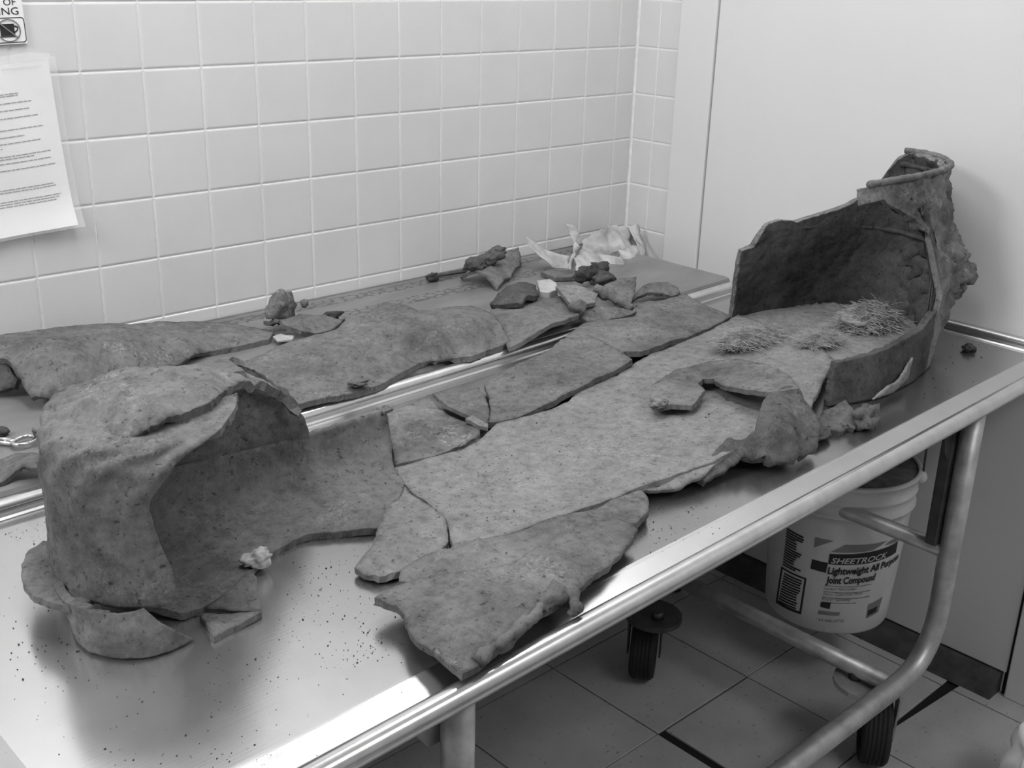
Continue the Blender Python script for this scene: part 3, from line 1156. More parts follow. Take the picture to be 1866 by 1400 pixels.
# ---------------------------------------------------------------- loose plates on the near table
def piece(label, *a, name='iron_fragment', cat='fragment', group=None, **k):
    o = shard(name, *a, **k)
    tag(o, label, cat, group)
    return o


piece('small iron plate between the foot end and the long bottom plate, its near corner crumbling',
      [(738, 886, .012), (700, 930, .012), (688, 962, .012), (676, 1000, .012), (645, 1036, .011), (662, 1047, .010), (692, 1054, .010), (722, 1046, .010), (760, 1026, .012), (800, 1008, .012), (818, 985, .012), (814, 950, .012), (790, 930, .012), (757, 903, .012)],
      [(750, 970, .013)], th=.008, mat=IRON_LT, minz=T, crust=((680, 1035, .01, .03, .006),), amp=.003)
piece('dark crusted strip of iron plate under the front edge of the long bottom plate',
      [(727, 1060, .018), (730, 1042, .018), (775, 1012, .020), (830, 996, .020), (900, 984, .020), (985, 953, .020), (1080, 924, .020), (1164, 892, .020), (1180, 905, .019), (1183, 930, .018), (1160, 952, .017), (1110, 985, .017), (980, 1060, .017), (820, 1080, .017)],
      [(900, 1020, .022), (1050, 965, .022)], th=.009, mat=IRON_CR, amp=.004, minz=T, crust=((860, 1000, .02, .05, .006), (780, 1040, .02, .04, .006)))
fr = empty('iron_fragment', P(900, 1100, z=T + .002))
tag(fr, 'large broken plate with a hooked lug jutting over the front rim of the steel table', 'fragment')
shard('plate', [(682, 1087, .030), (700, 1075, .030), (730, 1063, .029), (790, 1050, .029), (870, 1040, .029), (940, 1026, .028), (975, 1000, .028), (1020, 975, .027), (1075, 958, .026), (1125, 945, .025), (1150, 960, .024), (1163, 968, .023), (1152, 986, .022), (1112, 1030, .021),
                (1060, 1072, .021), (1020, 1096, .022), (990, 1118, .022), (950, 1152, .022), (930, 1180, .022), (885, 1208, .023), (842, 1231, .024), (815, 1212, .024), (790, 1188, .025), (762, 1172, .026), (744, 1150, .027), (738, 1120, .027), (722, 1105, .028), (700, 1098, .029)],
      [(800, 1100, .034), (900, 1080, .036), (1000, 1020, .034), (850, 1170, .030), (950, 1100, .032)], th=.009, mat=IRON_MD, parent=fr, amp=.004, spacing=.007,
      crust=((880, 1165, .03, .03, .008), (1010, 1010, .03, .035, .005), (960, 1040, .03, .03, .004), (1040, 1060, .03, .02, .005)))
# lug: a short hooked bar on the outer edge
lg = [P(985, 1108, z=T + .026), P(1010, 1092, z=T + .030), P(1032, 1086, z=T + .030), P(1045, 1096, z=T + .026), P(1046, 1112, z=T + .020), P(1040, 1122, z=T + .014)]
tube('hooked_lug', catmull(lg, 26), np.interp(np.linspace(0, 1, 26), [0, .3, .7, 1], [.010, .0115, .010, .006]), IRON, fr, n=12, amp=.8, seed=4)
rp_ = catmull([P(872, 1205, z=T + .028), P(900, 1180, z=T + .031), P(940, 1150, z=T + .031), P(985, 1108, z=T + .029)], 30)
tube('edge_rib', rp_, .0065, IRON, fr, n=10, amp=.7, seed=9)

piece('small upright triangular sliver leaning on the broken edge of the foot end', [(452, 1040, .030), (468, 1052, .026), (470, 1085, .016), (476, 1112, .009), (430, 1113, .009), (372, 1110, .009), (420, 1072, .022)], [], th=.006, mat=IRON, spacing=.006, minz=T)
piece('flat triangular chip lying on the bare steel in front of the foot end', [(364, 1116, .008), (420, 1117, .008), (478, 1114, .008), (440, 1136, .008), (389, 1160, .008), (376, 1138, .008)], [], th=.007, mat=IRON_MD, spacing=.006, minz=T)
o = blob('fibre_wad', P(470, 1018, z=T + .018), (.017, .010, .011), COTTON, None, amp=.45, seed=3, scale=1.6, sub=4)
tag(o, 'pale wad of fibre caught on the broken lower edge of the foot end', 'fibre')

piece('long thin plate behind the head of the bottom plate, nearest the white door',
      [(1030, 614, .028), (1062, 590, .028), (1100, 575, .028), (1140, 566, .028), (1200, 550, .028), (1250, 536, .028), (1290, 558, .025), (1332, 577, .020), (1296, 596, .022), (1250, 615, .024), (1212, 627, .026), (1165, 640, .026), (1135, 643, .026), (1080, 625, .027)],
      [(1180, 592, .032)], th=.010, mat=IRON_MD, amp=.003, minz=T)
piece('broad rectangular plate resting against the back rim of the steel table',
      [(882, 697, .018), (905, 682, .020), (960, 658, .022), (1000, 640, .024), (1022, 618, .027), (1060, 606, .028), (1100, 624, .028), (1152, 656, .028), (1120, 675, .026), (1062, 704, .024), (1020, 724, .022), (975, 748, .018), (936, 764, .013), (905, 770, .012), (888, 771, .012), (894, 748, .016), (890, 718, .017)],
      [(990, 690, .026), (1060, 650, .030)], th=.010, mat=IRON_MD, amp=.003, minz=T, crust=((1010, 640, .03, .04, .004), (950, 680, .02, .04, .004)))
piece('small lifted triangular plate beside the broad rectangular plate', [(788, 718, .018), (830, 713, .016), (872, 706, .016), (884, 722, .016), (892, 748, .015), (889, 772, .014), (868, 766, .018), (842, 753, .022), (812, 737, .022)], [], th=.006, mat=IRON_MD, spacing=.006, minz=T)
piece('rough pale-crusted plate between the foot end wall and the lifted triangular plate',
      [(704, 746, .016), (726, 742, .016), (758, 730, .016), (785, 724, .016), (800, 745, .012), (815, 757, .011), (842, 768, .011), (875, 780, .011), (874, 792, .012), (850, 805, .013), (832, 816, .014), (790, 832, .014), (722, 848, .016), (712, 805, .016)],
      [(760, 780, .018)], th=.008, mat=IRON_CR, amp=.004, minz=T, crust=((770, 775, .018, .035, .008), (730, 780, .018, .03, .006)))
piece('pale broken sliver at the foot of the lifted triangular plate', [(848, 763, .022), (862, 757, .022), (890, 772, .020), (889, 779, .018), (872, 776, .018)], [], th=.006, mat=IRON_LT, spacing=.005, minz=T)
piece('narrow splinter of iron on the back edge of the long bottom plate', [(832, 817, .020), (850, 803, .022), (873, 789, .022), (870, 797, .020), (848, 812, .018)], [], th=.005, mat=IRON, spacing=.005, minz=T)
piece('tiny flake perched on the upper corner of the foot end wall', [(686, 742, .085), (702, 737, .085), (716, 744, .084), (700, 752, .083)], [], th=.004, mat=IRON_MD, spacing=.004, rag=.003)

# hooked corner piece on the bottom plate
hk = empty('coffin_corner_piece', P(1400, 790, z=T + .04))
tag(hk, 'hook-shaped flange with a crusted corner and a jutting lug, lying on the bottom plate', 'fragment')
hb = .040
shard('flange_band', [(1184, 722, hb), (1190, 700, hb), (1226, 676, hb), (1290, 658, hb + .004), (1345, 655, hb + .010), (1400, 666, hb + .018), (1440, 686, hb + .028), (1456, 708, hb + .034), (1430, 712, hb + .035), (1402, 715, hb + .032),
                      (1340, 707, hb + .015), (1312, 700, hb + .008), (1300, 690, hb + .005), (1280, 690, hb), (1272, 700, hb), (1285, 712, hb), (1262, 740, hb), (1222, 736, hb), (1200, 742, hb - .004), (1188, 736, hb - .004)],
      [], th=.008, mat=IRON, parent=hk, amp=.002, spacing=.006, crust=((1210, 690, .04, .02, .005), (1400, 680, .06, .02, .004)))
cp_ = P(1202, 736, z=T + hb)
blob('rusted_knot', cp_, (.014, .010, .007), IRON_CR, hk, amp=.7, seed=5, scale=2)
yk = -1.030
side = [(1402, 716, .076), (1430, 705, .074), (1456, 705, .070), (1468, 730, .060), (1484, 750, .046), (1496, 775, .034), (1492, 800, .024), (1486, 828, .012), (1460, 842, .010), (1445, 852, .008), (1400, 854, .010), (1372, 844, .015),
        (1340, 848, .018), (1312, 863, .017), (1286, 879, .014), (1267, 869, .018), (1285, 848, .028), (1310, 815, .037), (1332, 800, .042), (1355, 803, .040), (1374, 788, .046), (1380, 765, .055), (1388, 735, .068)]
shard('crusted_side', side, [(1430, 790, .046), (1420, 750, .064), (1400, 825, .034), (1450, 820, .030), (1350, 826, .032)], th=.012, mat=IRON_CR2, parent=hk, amp=.003, spacing=.005, rag=.002, rough=.002, minz=T,
      crust=((1440, 800, .04, .028, .014), (1400, 815, .03, .022, .012), (1470, 800, .03, .018, .014), (1350, 830, .03, .025, .006), (1430, 750, .06, .025, .005)))
shard('edge_strip', [(1170, 891, .020), (1225, 872, .024), (1290, 848, .028), (1304, 846, .028), (1282, 868, .022), (1236, 890, .016), (1200, 896, .014)], [], th=.006, mat=IRON_LT, parent=hk, spacing=.006)
lb = [(1478, 762, -1.02), (1500, 748, -1.03), (1540, 728, -1.04), (1556, 745, -1.055), (1566, 762, -1.065), (1556, 782, -1.078), (1530, 786, -1.07), (1502, 800, -1.072), (1488, 800, -1.07)]
shard('lug_bar', lb, [(1520, 765, -1.068)], axis='y', th=.026, mat=IRON_CR2, parent=hk, amp=.004, spacing=.006, rag=.003, rough=.002)
pk = P(1578, 760, y=-1.072)
blob('lug_knob', pk, (.036, .020, .020), IRON_CR2, hk, amp=.5, seed=8, scale=1.8, rot=.3)

# ================================================================ pieces on the back table
def bpiece(label, *a, name='iron_fragment', cat='fragment', group=None, **k):
    k.setdefault('base', ZB)
    k.setdefault('minz', ZB)
    o = shard(name, *a, **k)
    tag(o, label, cat, group)
    return o


bpiece('long humped lid piece with thick earth crust, lying against the tiled wall at far left',
       [(-30, 618, .058), (20, 609, .058), (60, 603, .058), (115, 596, .054), (150, 592, .052), (240, 590, .042), (330, 587, .026), (400, 588, .014), (460, 596, .010), (500, 606, .008), (490, 622, .006), (440, 634, .006), (380, 645, .006), ('w', -1.36, -.215, .786), ('w', -1.42, -.238, .787), ('w', -1.48, -.252, .790), (150, 718, .016),
        (95, 727, .018), (56, 727, .020), (42, 705, .030), (30, 680, .045), (12, 655, .056), (-30, 640, .060)],
       [(60, 652, .070), (150, 650, .066), (240, 636, .054), (330, 618, .038), (420, 612, .022), (60, 630, .066), (150, 622, .062), (240, 615, .050), (90, 690, .046)], th=.010, mat=IRON_MD, amp=.003, spacing=.007,
       crust=((80, 635, .07, .05, .008), (160, 622, .06, .05, .008), (240, 615, .05, .05, .007), (330, 605, .04, .04, .007), (410, 600, .02, .03, .007)))
bpiece('dark curved end scrap below the left end of the humped lid piece', [(-30, 652, .050), (12, 660, .048), (32, 690, .034), (26, 708, .020), (-30, 716, .010)], [], th=.008, mat=IRON_DK)
bpiece('long folded lid plate with a raised block at its right end',
       [(400, 672, .03), (440, 660, .03), (475, 648, .03), (525, 622, .03), (570, 612, .03), (615, 600, .03), (645, 582, .035), (685, 560, .045), (715, 553, .05), (736, 556, .05), (762, 566, .045), (800, 562, .045), (860, 558, .040), (890, 570, .036), (915, 592, .03), (930, 622, .012), (905, 640, .003), (860, 656, .003), (800, 664, .003),
        (765, 668, .003), (735, 685, .003), (690, 708, .005), (640, 720, .008), (600, 724, .012), (545, 736, .015), (515, 715, .022), (470, 690, .026)],
       [(800, 600, .057), (850, 590, .053), (885, 582, .048), (786, 606, .054), (768, 622, .032), (752, 642, .018), (748, 610, .046), (728, 642, .026), (728, 612, .034), (706, 645, .018), (700, 605, .041), (684, 640, .027), (720, 575, .052), (765, 585, .046), (822, 575, .052), (650, 650, .026), (600, 670, .024), (560, 690, .024), (640, 690, .017), (850, 622, .024), (900, 608, .022), (690, 640, .026), (830, 640, .012), (690, 590, .030), (770, 590, .040)],
       th=.010, mat=IRON_MD, amp=.002, spacing=.006, crust=((620, 650, .026, .03, .007), (660, 655, .026, .035, .009), (700, 645, .026, .03, .007), (560, 650, .028, .04, .005), (650, 695, .018, .02, .007)))
o = blob('crust_ring', P(652, 697, z=ZB + .022), (.020, .013, .005), IRON_CR, None, amp=.6, seed=31)
tag(o, 'round rusty boss on the low front flank of the folded lid plate', 'lump')
lf = empty('iron_fragment', P(540, 590, z=ZB))
tag(lf, 'small flat piece with an upright knob at its left end, close to the tiled wall', 'fragment')
shard('plate', [(480, 585, .020), (500, 580, .034), (545, 572, .034), (590, 572, .028), (628, 580, .02), (620, 590, .012), (600, 602, .008), (575, 609, .006), (550, 603, .018), (518, 592, .026), (498, 588, .018)], [], base=ZB, minz=ZB, th=.007, mat=IRON_MD, parent=lf, spacing=.006)
blob('upright_knob', P(512, 562, z=ZB + .042), (.034, .020, .030), IRON_MD, lf, amp=.45, seed=12, rot=.4)
blob('small_knob', P(555, 553, z=ZB + .028), (.008, .006, .009), IRON, lf, amp=.4, seed=13)
o = blob('crumb_lump', P(602, 577, z=ZB + .014), (.022, .010, .008), IRON_DK, None, amp=.7, seed=14)
tag(o, 'dark crumbly heap on the flat piece near the tiled wall', 'lump')

bp = empty('iron_fragment', P(890, 500, z=ZB))
tag(bp, 'arched plate hollow underneath with rusty lumps on its back edge, by the tiled wall', 'fragment')
shard('plate', [(838, 507, .004), (850, 499, .022), (866, 494, .032), (885, 500, .030), (897, 512, .018), (907, 529, .003), (930, 508, .004), (950, 487, .006), (949, 466, .024), (945, 450, .038), (930, 455, .036), (905, 470, .026), (880, 480, .026), (858, 490, .022)],
      [('w', -.51, -.095, ZB + .036), ('w', -.45, -.075, ZB + .034), ('w', -.57, -.115, ZB + .036)], base=ZB, th=.006, mat=IRON_MD, parent=bp, spacing=.005)
blob('rusty_lump', P(866, 482, z=ZB + .042), (.026, .016, .016), IRON_CR2, bp, amp=.6, seed=15)
blob('rusty_lump', P(893, 471, z=ZB + .048), (.030, .014, .013), IRON_CR2, bp, amp=.6, seed=16)
blob('rusty_lump', P(908, 458, z=ZB + .050), (.020, .012, .010), IRON_CR2, bp, amp=.5, seed=17)
rd = empty('iron_rod', P(788, 505, z=ZB))
tag(rd, 'thin iron rod with a knobbed end lying along the foot of the tiled wall', 'rod')
tube('shaft', [P(790, 503, z=ZB + .008), P(820, 498, z=ZB + .008), P(850, 494, z=ZB + .009)], .005, IRON, rd, n=8, amp=.4)
blob('knob', P(788, 505, z=ZB + .010), (.014, .010, .010), IRON_DK, rd, amp=.5, seed=18)

bpiece('wide plate speckled white at its front edge, bridging a dark hollow behind the rim',
       [(880, 575, .030), (905, 560, .030), (940, 540, .030), (975, 530, .030), (1010, 535, .030), (1040, 552, .030), (1056, 574, .030), (1030, 584, .034), (1005, 590, .036), (975, 608, .030), (945, 625, .018), (925, 634, .008), (915, 612, .012), (895, 590, .022)],
       [(960, 575, .038)], th=.008, mat=IRON_MD, spacing=.006)
bpiece('dark jagged rubble-like plate lying on the wide white-speckled plate',
       [(893, 553, .036), (905, 538, .044), (925, 520, .052), (945, 512, .056), (960, 514, .056), (976, 520, .050), (982, 540, .040), (962, 540, .052), (950, 556, .042), (920, 556, .040)], [(940, 535, .055)], th=.010, mat=IRON_DK, spacing=.006, rag=.004, amp=.005)
bpiece('pale flaky block between the jagged plate and the narrow strip', [(978, 512, .050), (1002, 508, .050), (1014, 516, .050), (1016, 528, .044), (1000, 534, .042), (984, 532, .042)], [], th=.014, mat=CHIP, spacing=.005, name='flaky_block', cat='chip')
bpiece('narrow strip with a thick front edge leaning over the rounded lump', [(1012, 522, .054), (1030, 518, .056), (1060, 522, .054), (1090, 535, .048), (1086, 552, .040), (1060, 556, .040), (1036, 552, .042), (1024, 535, .050)], [], th=.008, mat=IRON_LT, spacing=.005)
bpiece('small plate with a rounded lump at its left end, right behind the rim', [(1042, 562, .030), (1060, 552, .034), (1090, 556, .034), (1120, 560, .032), (1160, 568, .026), (1140, 578, .018), (1100, 586, .012), (1070, 586, .014), (1052, 574, .024)], [], th=.008, mat=IRON_MD, spacing=.006, name='lumped_plate')
o = blob('rounded_lump', P(1052, 562, z=ZB + .036), (.018, .016, .016), IRON_MD, None, amp=.4, seed=20)
tag(o, 'rounded knob-like lump on the small plate right behind the rim', 'lump')
o = tube('iron_bar', catmull([P(1088, 528, z=ZB + .050), P(1108, 536, z=ZB + .046), P(1130, 548, z=ZB + .038), P(1152, 562, z=ZB + .030)], 20), np.linspace(.013, .007, 20), IRON, None, n=12, amp=.6, seed=3, origin=tuple(P(1120, 545, z=ZB)))
tag(o, 'short stout iron bar slanting across the heap towards the rim', 'bar')
bpiece('upright-cornered triangular plate to the right of the short bar', [(1100, 520, .030), (1130, 508, .034), (1160, 504, .036), (1158, 522, .028), (1152, 548, .018), (1146, 560, .012), (1120, 545, .020)], [], th=.006, mat=IRON_MD, spacing=.006)
bpiece('curved tile-like piece at the right end of the heap, dark hollow under its front', [(1150, 548, .008), (1162, 530, .022), (1182, 516, .030), (1215, 514, .030), (1236, 524, .022), (1240, 536, .010), (1225, 540, .012), (1205, 534, .020), (1180, 533, .022), (1165, 540, .014)], [], th=.008, mat=IRON, spacing=.006)
bpiece('flat scrap lying in front of the curved tile-like piece', [(1158, 556, .008), (1185, 545, .010), (1215, 546, .010), (1222, 552, .008), (1195, 562, .007), (1170, 566, .007)], [], th=.006, mat=IRON_MD, spacing=.006, amp=.004)
for k, (u, v, h, r, lab) in enumerate(((1066, 500, .030, (.024, .016, .016), 'dark knobbly lump in front of the crumpled paper, left one of three'), (1100, 508, .032, (.026, .018, .016), 'dark knobbly lump in front of the crumpled paper, middle one of three'), (1092, 492, .030, (.024, .016, .018), 'dark knobbly lump in front of the crumpled paper, rearmost of three'))):
    o = blob('rust_lump', P(u, v, z=ZB + h), r, IRON_DK, None, amp=.6, seed=40 + k)
    tag(o, lab, 'lump', 'dark lumps before the paper')
o = blob('rust_lump', P(1140, 570, z=ZB + .016), (.012, .010, .010), IRON_DK, None, amp=.5, seed=47)
tag(o, 'small dark lump beside the rim at the right of the rounded lump', 'lump')
bpiece('thin flat strips of iron under the crumpled paper', [(985, 495, .012), (1020, 488, .012), (1050, 492, .012), (1046, 505, .010), (1010, 506, .010)], [], th=.008, mat=IRON, spacing=.006)

# crumpled paper
pb = empty('crumpled_paper', P(1100, 480, z=ZB))
tag(pb, 'crumpled sheet of brown-grey paper in the far corner of the back table', 'paper')


def fold(name, ol, ctrl=(), seed=1):
    o = shard(name, ol, ctrl, axis='y', th=.0012, mat=KRAFT, parent=pb, amp=.020, rough=.002, spacing=.007, rag=.003, seed=seed)
    return o


fold('back_fold', [(1052, 470, -.10), (1060, 440, -.07), (1080, 420, -.055), (1112, 410, -.05), (1140, 412, -.05), (1168, 428, -.06), (1172, 455, -.08), (1160, 480, -.11), (1120, 490, -.13), (1080, 490, -.14)], [(1110, 440, -.075), (1140, 450, -.11)], 3)
fold('front_fold', [(1040, 500, -.17), (1046, 470, -.15), (1064, 458, -.13), (1090, 462, -.135), (1130, 455, -.14), (1166, 448, -.13), (1168, 470, -.16), (1150, 482, -.18), (1124, 505, -.20), (1100, 492, -.19), (1078, 492, -.185), (1062, 505, -.185)], [(1100, 475, -.165), (1130, 470, -.19)], 5)
fold('left_flap', [(959, 431, -.08), (972, 437, -.085), (986, 452, -.10), (1010, 460, -.12), (1040, 468, -.14), (1038, 500, -.16), (1010, 488, -.15), (985, 470, -.13), (966, 450, -.10)], [], 7)
fold('standing_spike', [(1033, 408, -.08), (1052, 412, -.09), (1058, 428, -.10), (1050, 460, -.13), (1046, 500, -.17), (1036, 498, -.165), (1044, 450, -.12), (1040, 425, -.09)], [], 9)
fold('right_corner', [(1148, 412, -.07), (1164, 408, -.07), (1172, 430, -.09), (1175, 450, -.11), (1168, 478, -.15), (1156, 470, -.15), (1158, 436, -.10)], [], 11)

bpiece('torn white scrap between the humped lid piece and the folded lid plate', [(497, 614, .010), (512, 608, .010), (520, 612, .010), (536, 612, .010), (532, 620, .010), (505, 622, .010)], [], th=.003, mat=CHIP, spacing=.004, name='paper_scrap', cat='scrap')

# steel ring handles (pair of scissors whose blades lie outside the frame)
sc = empty('scissors', P(30, 805, z=ZB))
tag(sc, 'chromed scissors lying on the back table at the left edge, one ring handle showing', 'tool')


def ring_h(cu, cv, ru, rv, name):
    pts = []
    c = P(cu, cv, z=ZB + .008)
    ex = P(cu + ru, cv - 3, z=ZB + .008) - c
    ey = P(cu + 4, cv - rv, z=ZB + .008) - c
    for k in range(28):
        a = 2 * math.pi * k / 28
        pts.append(c + ex * math.cos(a) + ey * math.sin(a))
    tube(name, pts, .0032, CHROME, sc, n=8, closed=True)


ring_h(44, 803, 20, 7.5, 'ring_handle')
tube('shank', catmull([P(26, 806, z=ZB + .008), P(10, 801, z=ZB + .009), P(-30, 806, z=ZB + .008), P(-60, 812, z=ZB + .007)], 14), .0036, CHROME, sc, n=8)
tube('shank', catmull([P(26, 808, z=ZB + .005), P(12, 808, z=ZB + .005), P(-30, 802, z=ZB + .006), P(-60, 800, z=ZB + .006)], 14), .0032, CHROME, sc, n=8)
bpiece('wavy-edged scrap in front of the scissors at the left edge', [(-40, 858, .012), (0, 836, .016), (30, 827, .020), (55, 826, .022), (90, 832, .02), (100, 852, .02), (60, 855, .020), (38, 852, .022), (20, 864, .012), (2, 880, .006), (-40, 890, .006)], [(40, 842, .028)], th=.006, mat=IRON_MD, spacing=.006, amp=.004)
o = blob('rust_lump', P(4, 786, z=ZB + .008), (.010, .008, .007), IRON_DK, None, amp=.4, seed=51)
tag(o, 'small dark pebble-like lump behind the scissors at the left edge', 'lump')
bpiece('thin curled flake standing beside the ring handle', [(60, 778, .030), (68, 784, .028), (74, 796, .006), (64, 792, .008)], [], th=.003, mat=IRON, spacing=.005)

# ---------------------------------------------------------------- straw inside the head end
def straw(label, c, rx, ry, hgt, n, seed, dome=False):
    r = random.Random(seed)
    V, F = [], []
    for i in range(n):
        a = r.uniform(0, 2 * math.pi)
        rad = math.sqrt(r.random())
        x0, y0 = c[0] + rx * rad * math.cos(a), c[1] + ry * rad * math.sin(a)
        top = hgt * (1 - rad ** 2)
        L = r.uniform(.014, .036)
        th = r.gauss(.35, .6)
        z0 = c[2] + r.uniform(.55, 1.12) * top + .002
        p = np.array([x0, y0, z0])
        if r.random() < .5: th += math.pi
        d = np.array([math.cos(th), math.sin(th), r.gauss(-.05, .12)])
        pts = []
        for k in range(5):
            pts.append(p.copy())
            d = d + np.array([r.gauss(0, .32), r.gauss(0, .32), r.gauss(-.06, .14)])
            d /= np.linalg.norm(d)
            p = p + d * L / 4
            p[2] = max(p[2], c[2] + .001)
        wdt = r.uniform(.0003, .0007)
        b0 = len(V)
        for q in pts:
            for k in range(3):
                t = 2 * math.pi * k / 3
                V.append((q[0] + wdt * math.cos(t) * .8, q[1] + wdt * math.cos(t) * .8, q[2] + wdt * math.sin(t)))
        for s in range(4):
            for k in range(3):
                k2 = (k + 1) % 3
                F.append((b0 + s * 3 + k, b0 + s * 3 + k2, b0 + (s + 1) * 3 + k2, b0 + (s + 1) * 3 + k))
    t_ = empty('straw_tuft', (c[0], c[1], c[2]))
    tag(t_, label, 'straw', 'matted straw in the head end')
    core = blob('matted_core', (c[0], c[1], c[2] + hgt * .3), (rx * .80, ry * .80, hgt * .46), STRAW, t_, amp=.4, seed=seed, scale=1.6, flat=-hgt * .3)
    o = mesh_obj('loose_fibres', V, F, STRAW_LT, t_, smooth=False)
    tag(o, kind='stuff')
    return t_


zf = T + .028
straw('matted straw tuft on the bottom plate, leftmost of the three in the head end', P(1365, 620, z=zf), .085, .032, .016, 1800, 1)
straw('small straw tuft in the middle, between the other two tufts of the head end', P(1492, 622, z=zf), .050, .022, .013, 1000, 2)
straw('domed pale straw tuft deepest inside the head end', P(1585, 590, z=zf - .008), .080, .050, .040, 2200, 3)

# ---------------------------------------------------------------- bucket
bk = empty('plastic_bucket', (-.195, -.805, .148))
tag(bk, 'white plastic joint compound bucket hanging under the right end of the steel table', 'bucket')
BC = np.array([-.195, -.805])
zb, zt_ = .148, .490
rb, rt = .128, .148


def brad(z):
    return rb + (rt - rb) * (z - zb) / (zt_ - zb)


pr = [(.0, zb + .004), (rb - .012, zb + .004), (rb - .010, zb), (rb - .002, zb), (rb, zb + .004)]
for z in (.20, .30, .40):
    pr.append((brad(z), z))
z1 = zt_ - .075
pr += [(brad(z1) - .0, z1), (brad(z1) + .006, z1 + .002), (brad(z1) + .006, z1 + .006), (brad(z1) + .0005, z1 + .009), (brad(z1 + .03), z1 + .03), (brad(z1 + .036) + .004, z1 + .034), (brad(z1 + .036) + .004, z1 + .038), (brad(z1 + .045), z1 + .042),
       (brad(zt_), zt_ - .010), (rt + .004, zt_ - .008), (rt + .004, zt_ - .001), (rt, zt_), (rt - .004, zt_)]
pr2 = [(r, z - 0) for r, z in pr]
lathe('body', pr2 + [(rt - .004, zt_ - .004)], (BC[0], BC[1], 0), PLASTIC, bk, 64)
bk.children[-1].data.polygons[-1]
me = bk.children[-1].data
bm = bmesh.new(); bm.from_mesh(me)
bm.faces.ensure_lookup_table()
big = [f for f in bm.faces if len(f.verts) > 10 and f.calc_center_median().z > .2]
bmesh.ops.delete(bm, geom=big, context='FACES')
bm.to_mesh(me); bm.free()
pin = [(rt - .004, zt_ - .004)] + [(brad(z) - .004, z) for z in (.46, .42, .38, .34, .31)] + [(.09, .305), (.05, .300), (.001, .30)]
lathe('soiled_inside', pin, (BC[0], BC[1], 0), PLASTIC_IN, bk, 64)
bm = bmesh.new(); me = bk.children[-1].data; bm.from_mesh(me)
big = [f for f in bm.faces if len(f.verts) > 10 and f.calc_center_median().z > .4]
bmesh.ops.delete(bm, geom=big, context='FACES')
for f in bm.faces: f.normal_flip()
bm.to_mesh(me); bm.free()
dV = np.array([.89, .457]) / np.linalg.norm([.89, .457])
rV = np.array([dV[1], -dV[0]])


def bpos(al, z, out=.0008):
    r = brad(z) + out
    q = BC + r * (-math.cos(al) * dV + math.sin(al) * rV)
    return (q[0], q[1], z)


def buv(u, v):
    """angle and height on the bucket wall of a point seen at (u, v)"""
    d = ray(u, v)
    zz = .3
    for _ in range(8):
        r = brad(zz)
        o = CAM[:2] - BC
        a, b_, c = d[:2] @ d[:2], 2 * o @ d[:2], o @ o - r * r
        disc = max(b_ * b_ - 4 * a * c, 0)
        t = (-b_ - math.sqrt(disc)) / (2 * a)
        q = CAM + t * d
        zz = q[2]
    w_ = q[:2] - BC
    return math.atan2(w_ @ rV, -(w_ @ dV)), zz


def patch_on_bucket(name, poly, mat, out=.0007, n=10):
    """poly in (u, v) picture points of a quad: tl, tr, br, bl"""
    A = [buv(*p) for p in poly]
    V = []
    for r in range(3):
        t = r / 2
        for c in range(n + 1):
            s = c / n
            al = (A[0][0] * (1 - s) + A[1][0] * s) * (1 - t) + (A[3][0] * (1 - s) + A[2][0] * s) * t
            z = (A[0][1] * (1 - s) + A[1][1] * s) * (1 - t) + (A[3][1] * (1 - s) + A[2][1] * s) * t
            V.append(bpos(al, z, out))
    return mesh_obj(name, V, grid_faces(3, n + 1), mat, bk)


def text_mesh(body, size, shear=0, bold=0.0, align='LEFT'):
    cu = bpy.data.curves.new('txt', 'FONT')
    cu.body = body
    cu.size = size
    cu.shear = shear
    cu.offset = bold
    cu.align_x = align
    cu.resolution_u = 3
    o = bpy.data.objects.new('txt', cu)
    COL.objects.link(o)
    dg = bpy.context.evaluated_depsgraph_get()
    me = bpy.data.meshes.new_from_object(o.evaluated_get(dg))
    V = np.array([v.co[:] for v in me.vertices])
    F = [list(p.vertices) for p in me.polygons]
    bpy.data.objects.remove(o)
    bpy.data.curves.remove(cu)
    bpy.data.meshes.remove(me)
    return V, F


_a, _b = buv(1509, 1028), buv(1632, 1007)
RISE = (_b[1] - _a[1]) / (_b[0] - _a[0])


def text_on_bucket(name, body, u, v, h, wide, mat, shear=0, bold=0.0, out=.0014):
    """text whose left baseline starts at picture point (u, v); h = capital height in metres, wide = total width"""
    al0, z0 = buv(u, v)
    V, F = text_mesh(body, 1.0, shear, bold)
    x0, x1 = V[:, 0].min(), V[:, 0].max()
    sx_ = wide / (x1 - x0)
    sy_ = h / .70
    W = []
    for p in V:
        al = al0 + (p[0] - x0) * sx_ / brad(z0)
        z = z0 + p[1] * sy_ + (al - al0) * RISE
        W.append(bpos(al, z, out))
    return mesh_obj(name, W, F, mat, bk, smooth=False)


def arc(u0, v0, u1, v1):
    a, b_ = buv(u0, v0), buv(u1, v1)
    return abs(b_[0] - a[0]) * brad(a[1])


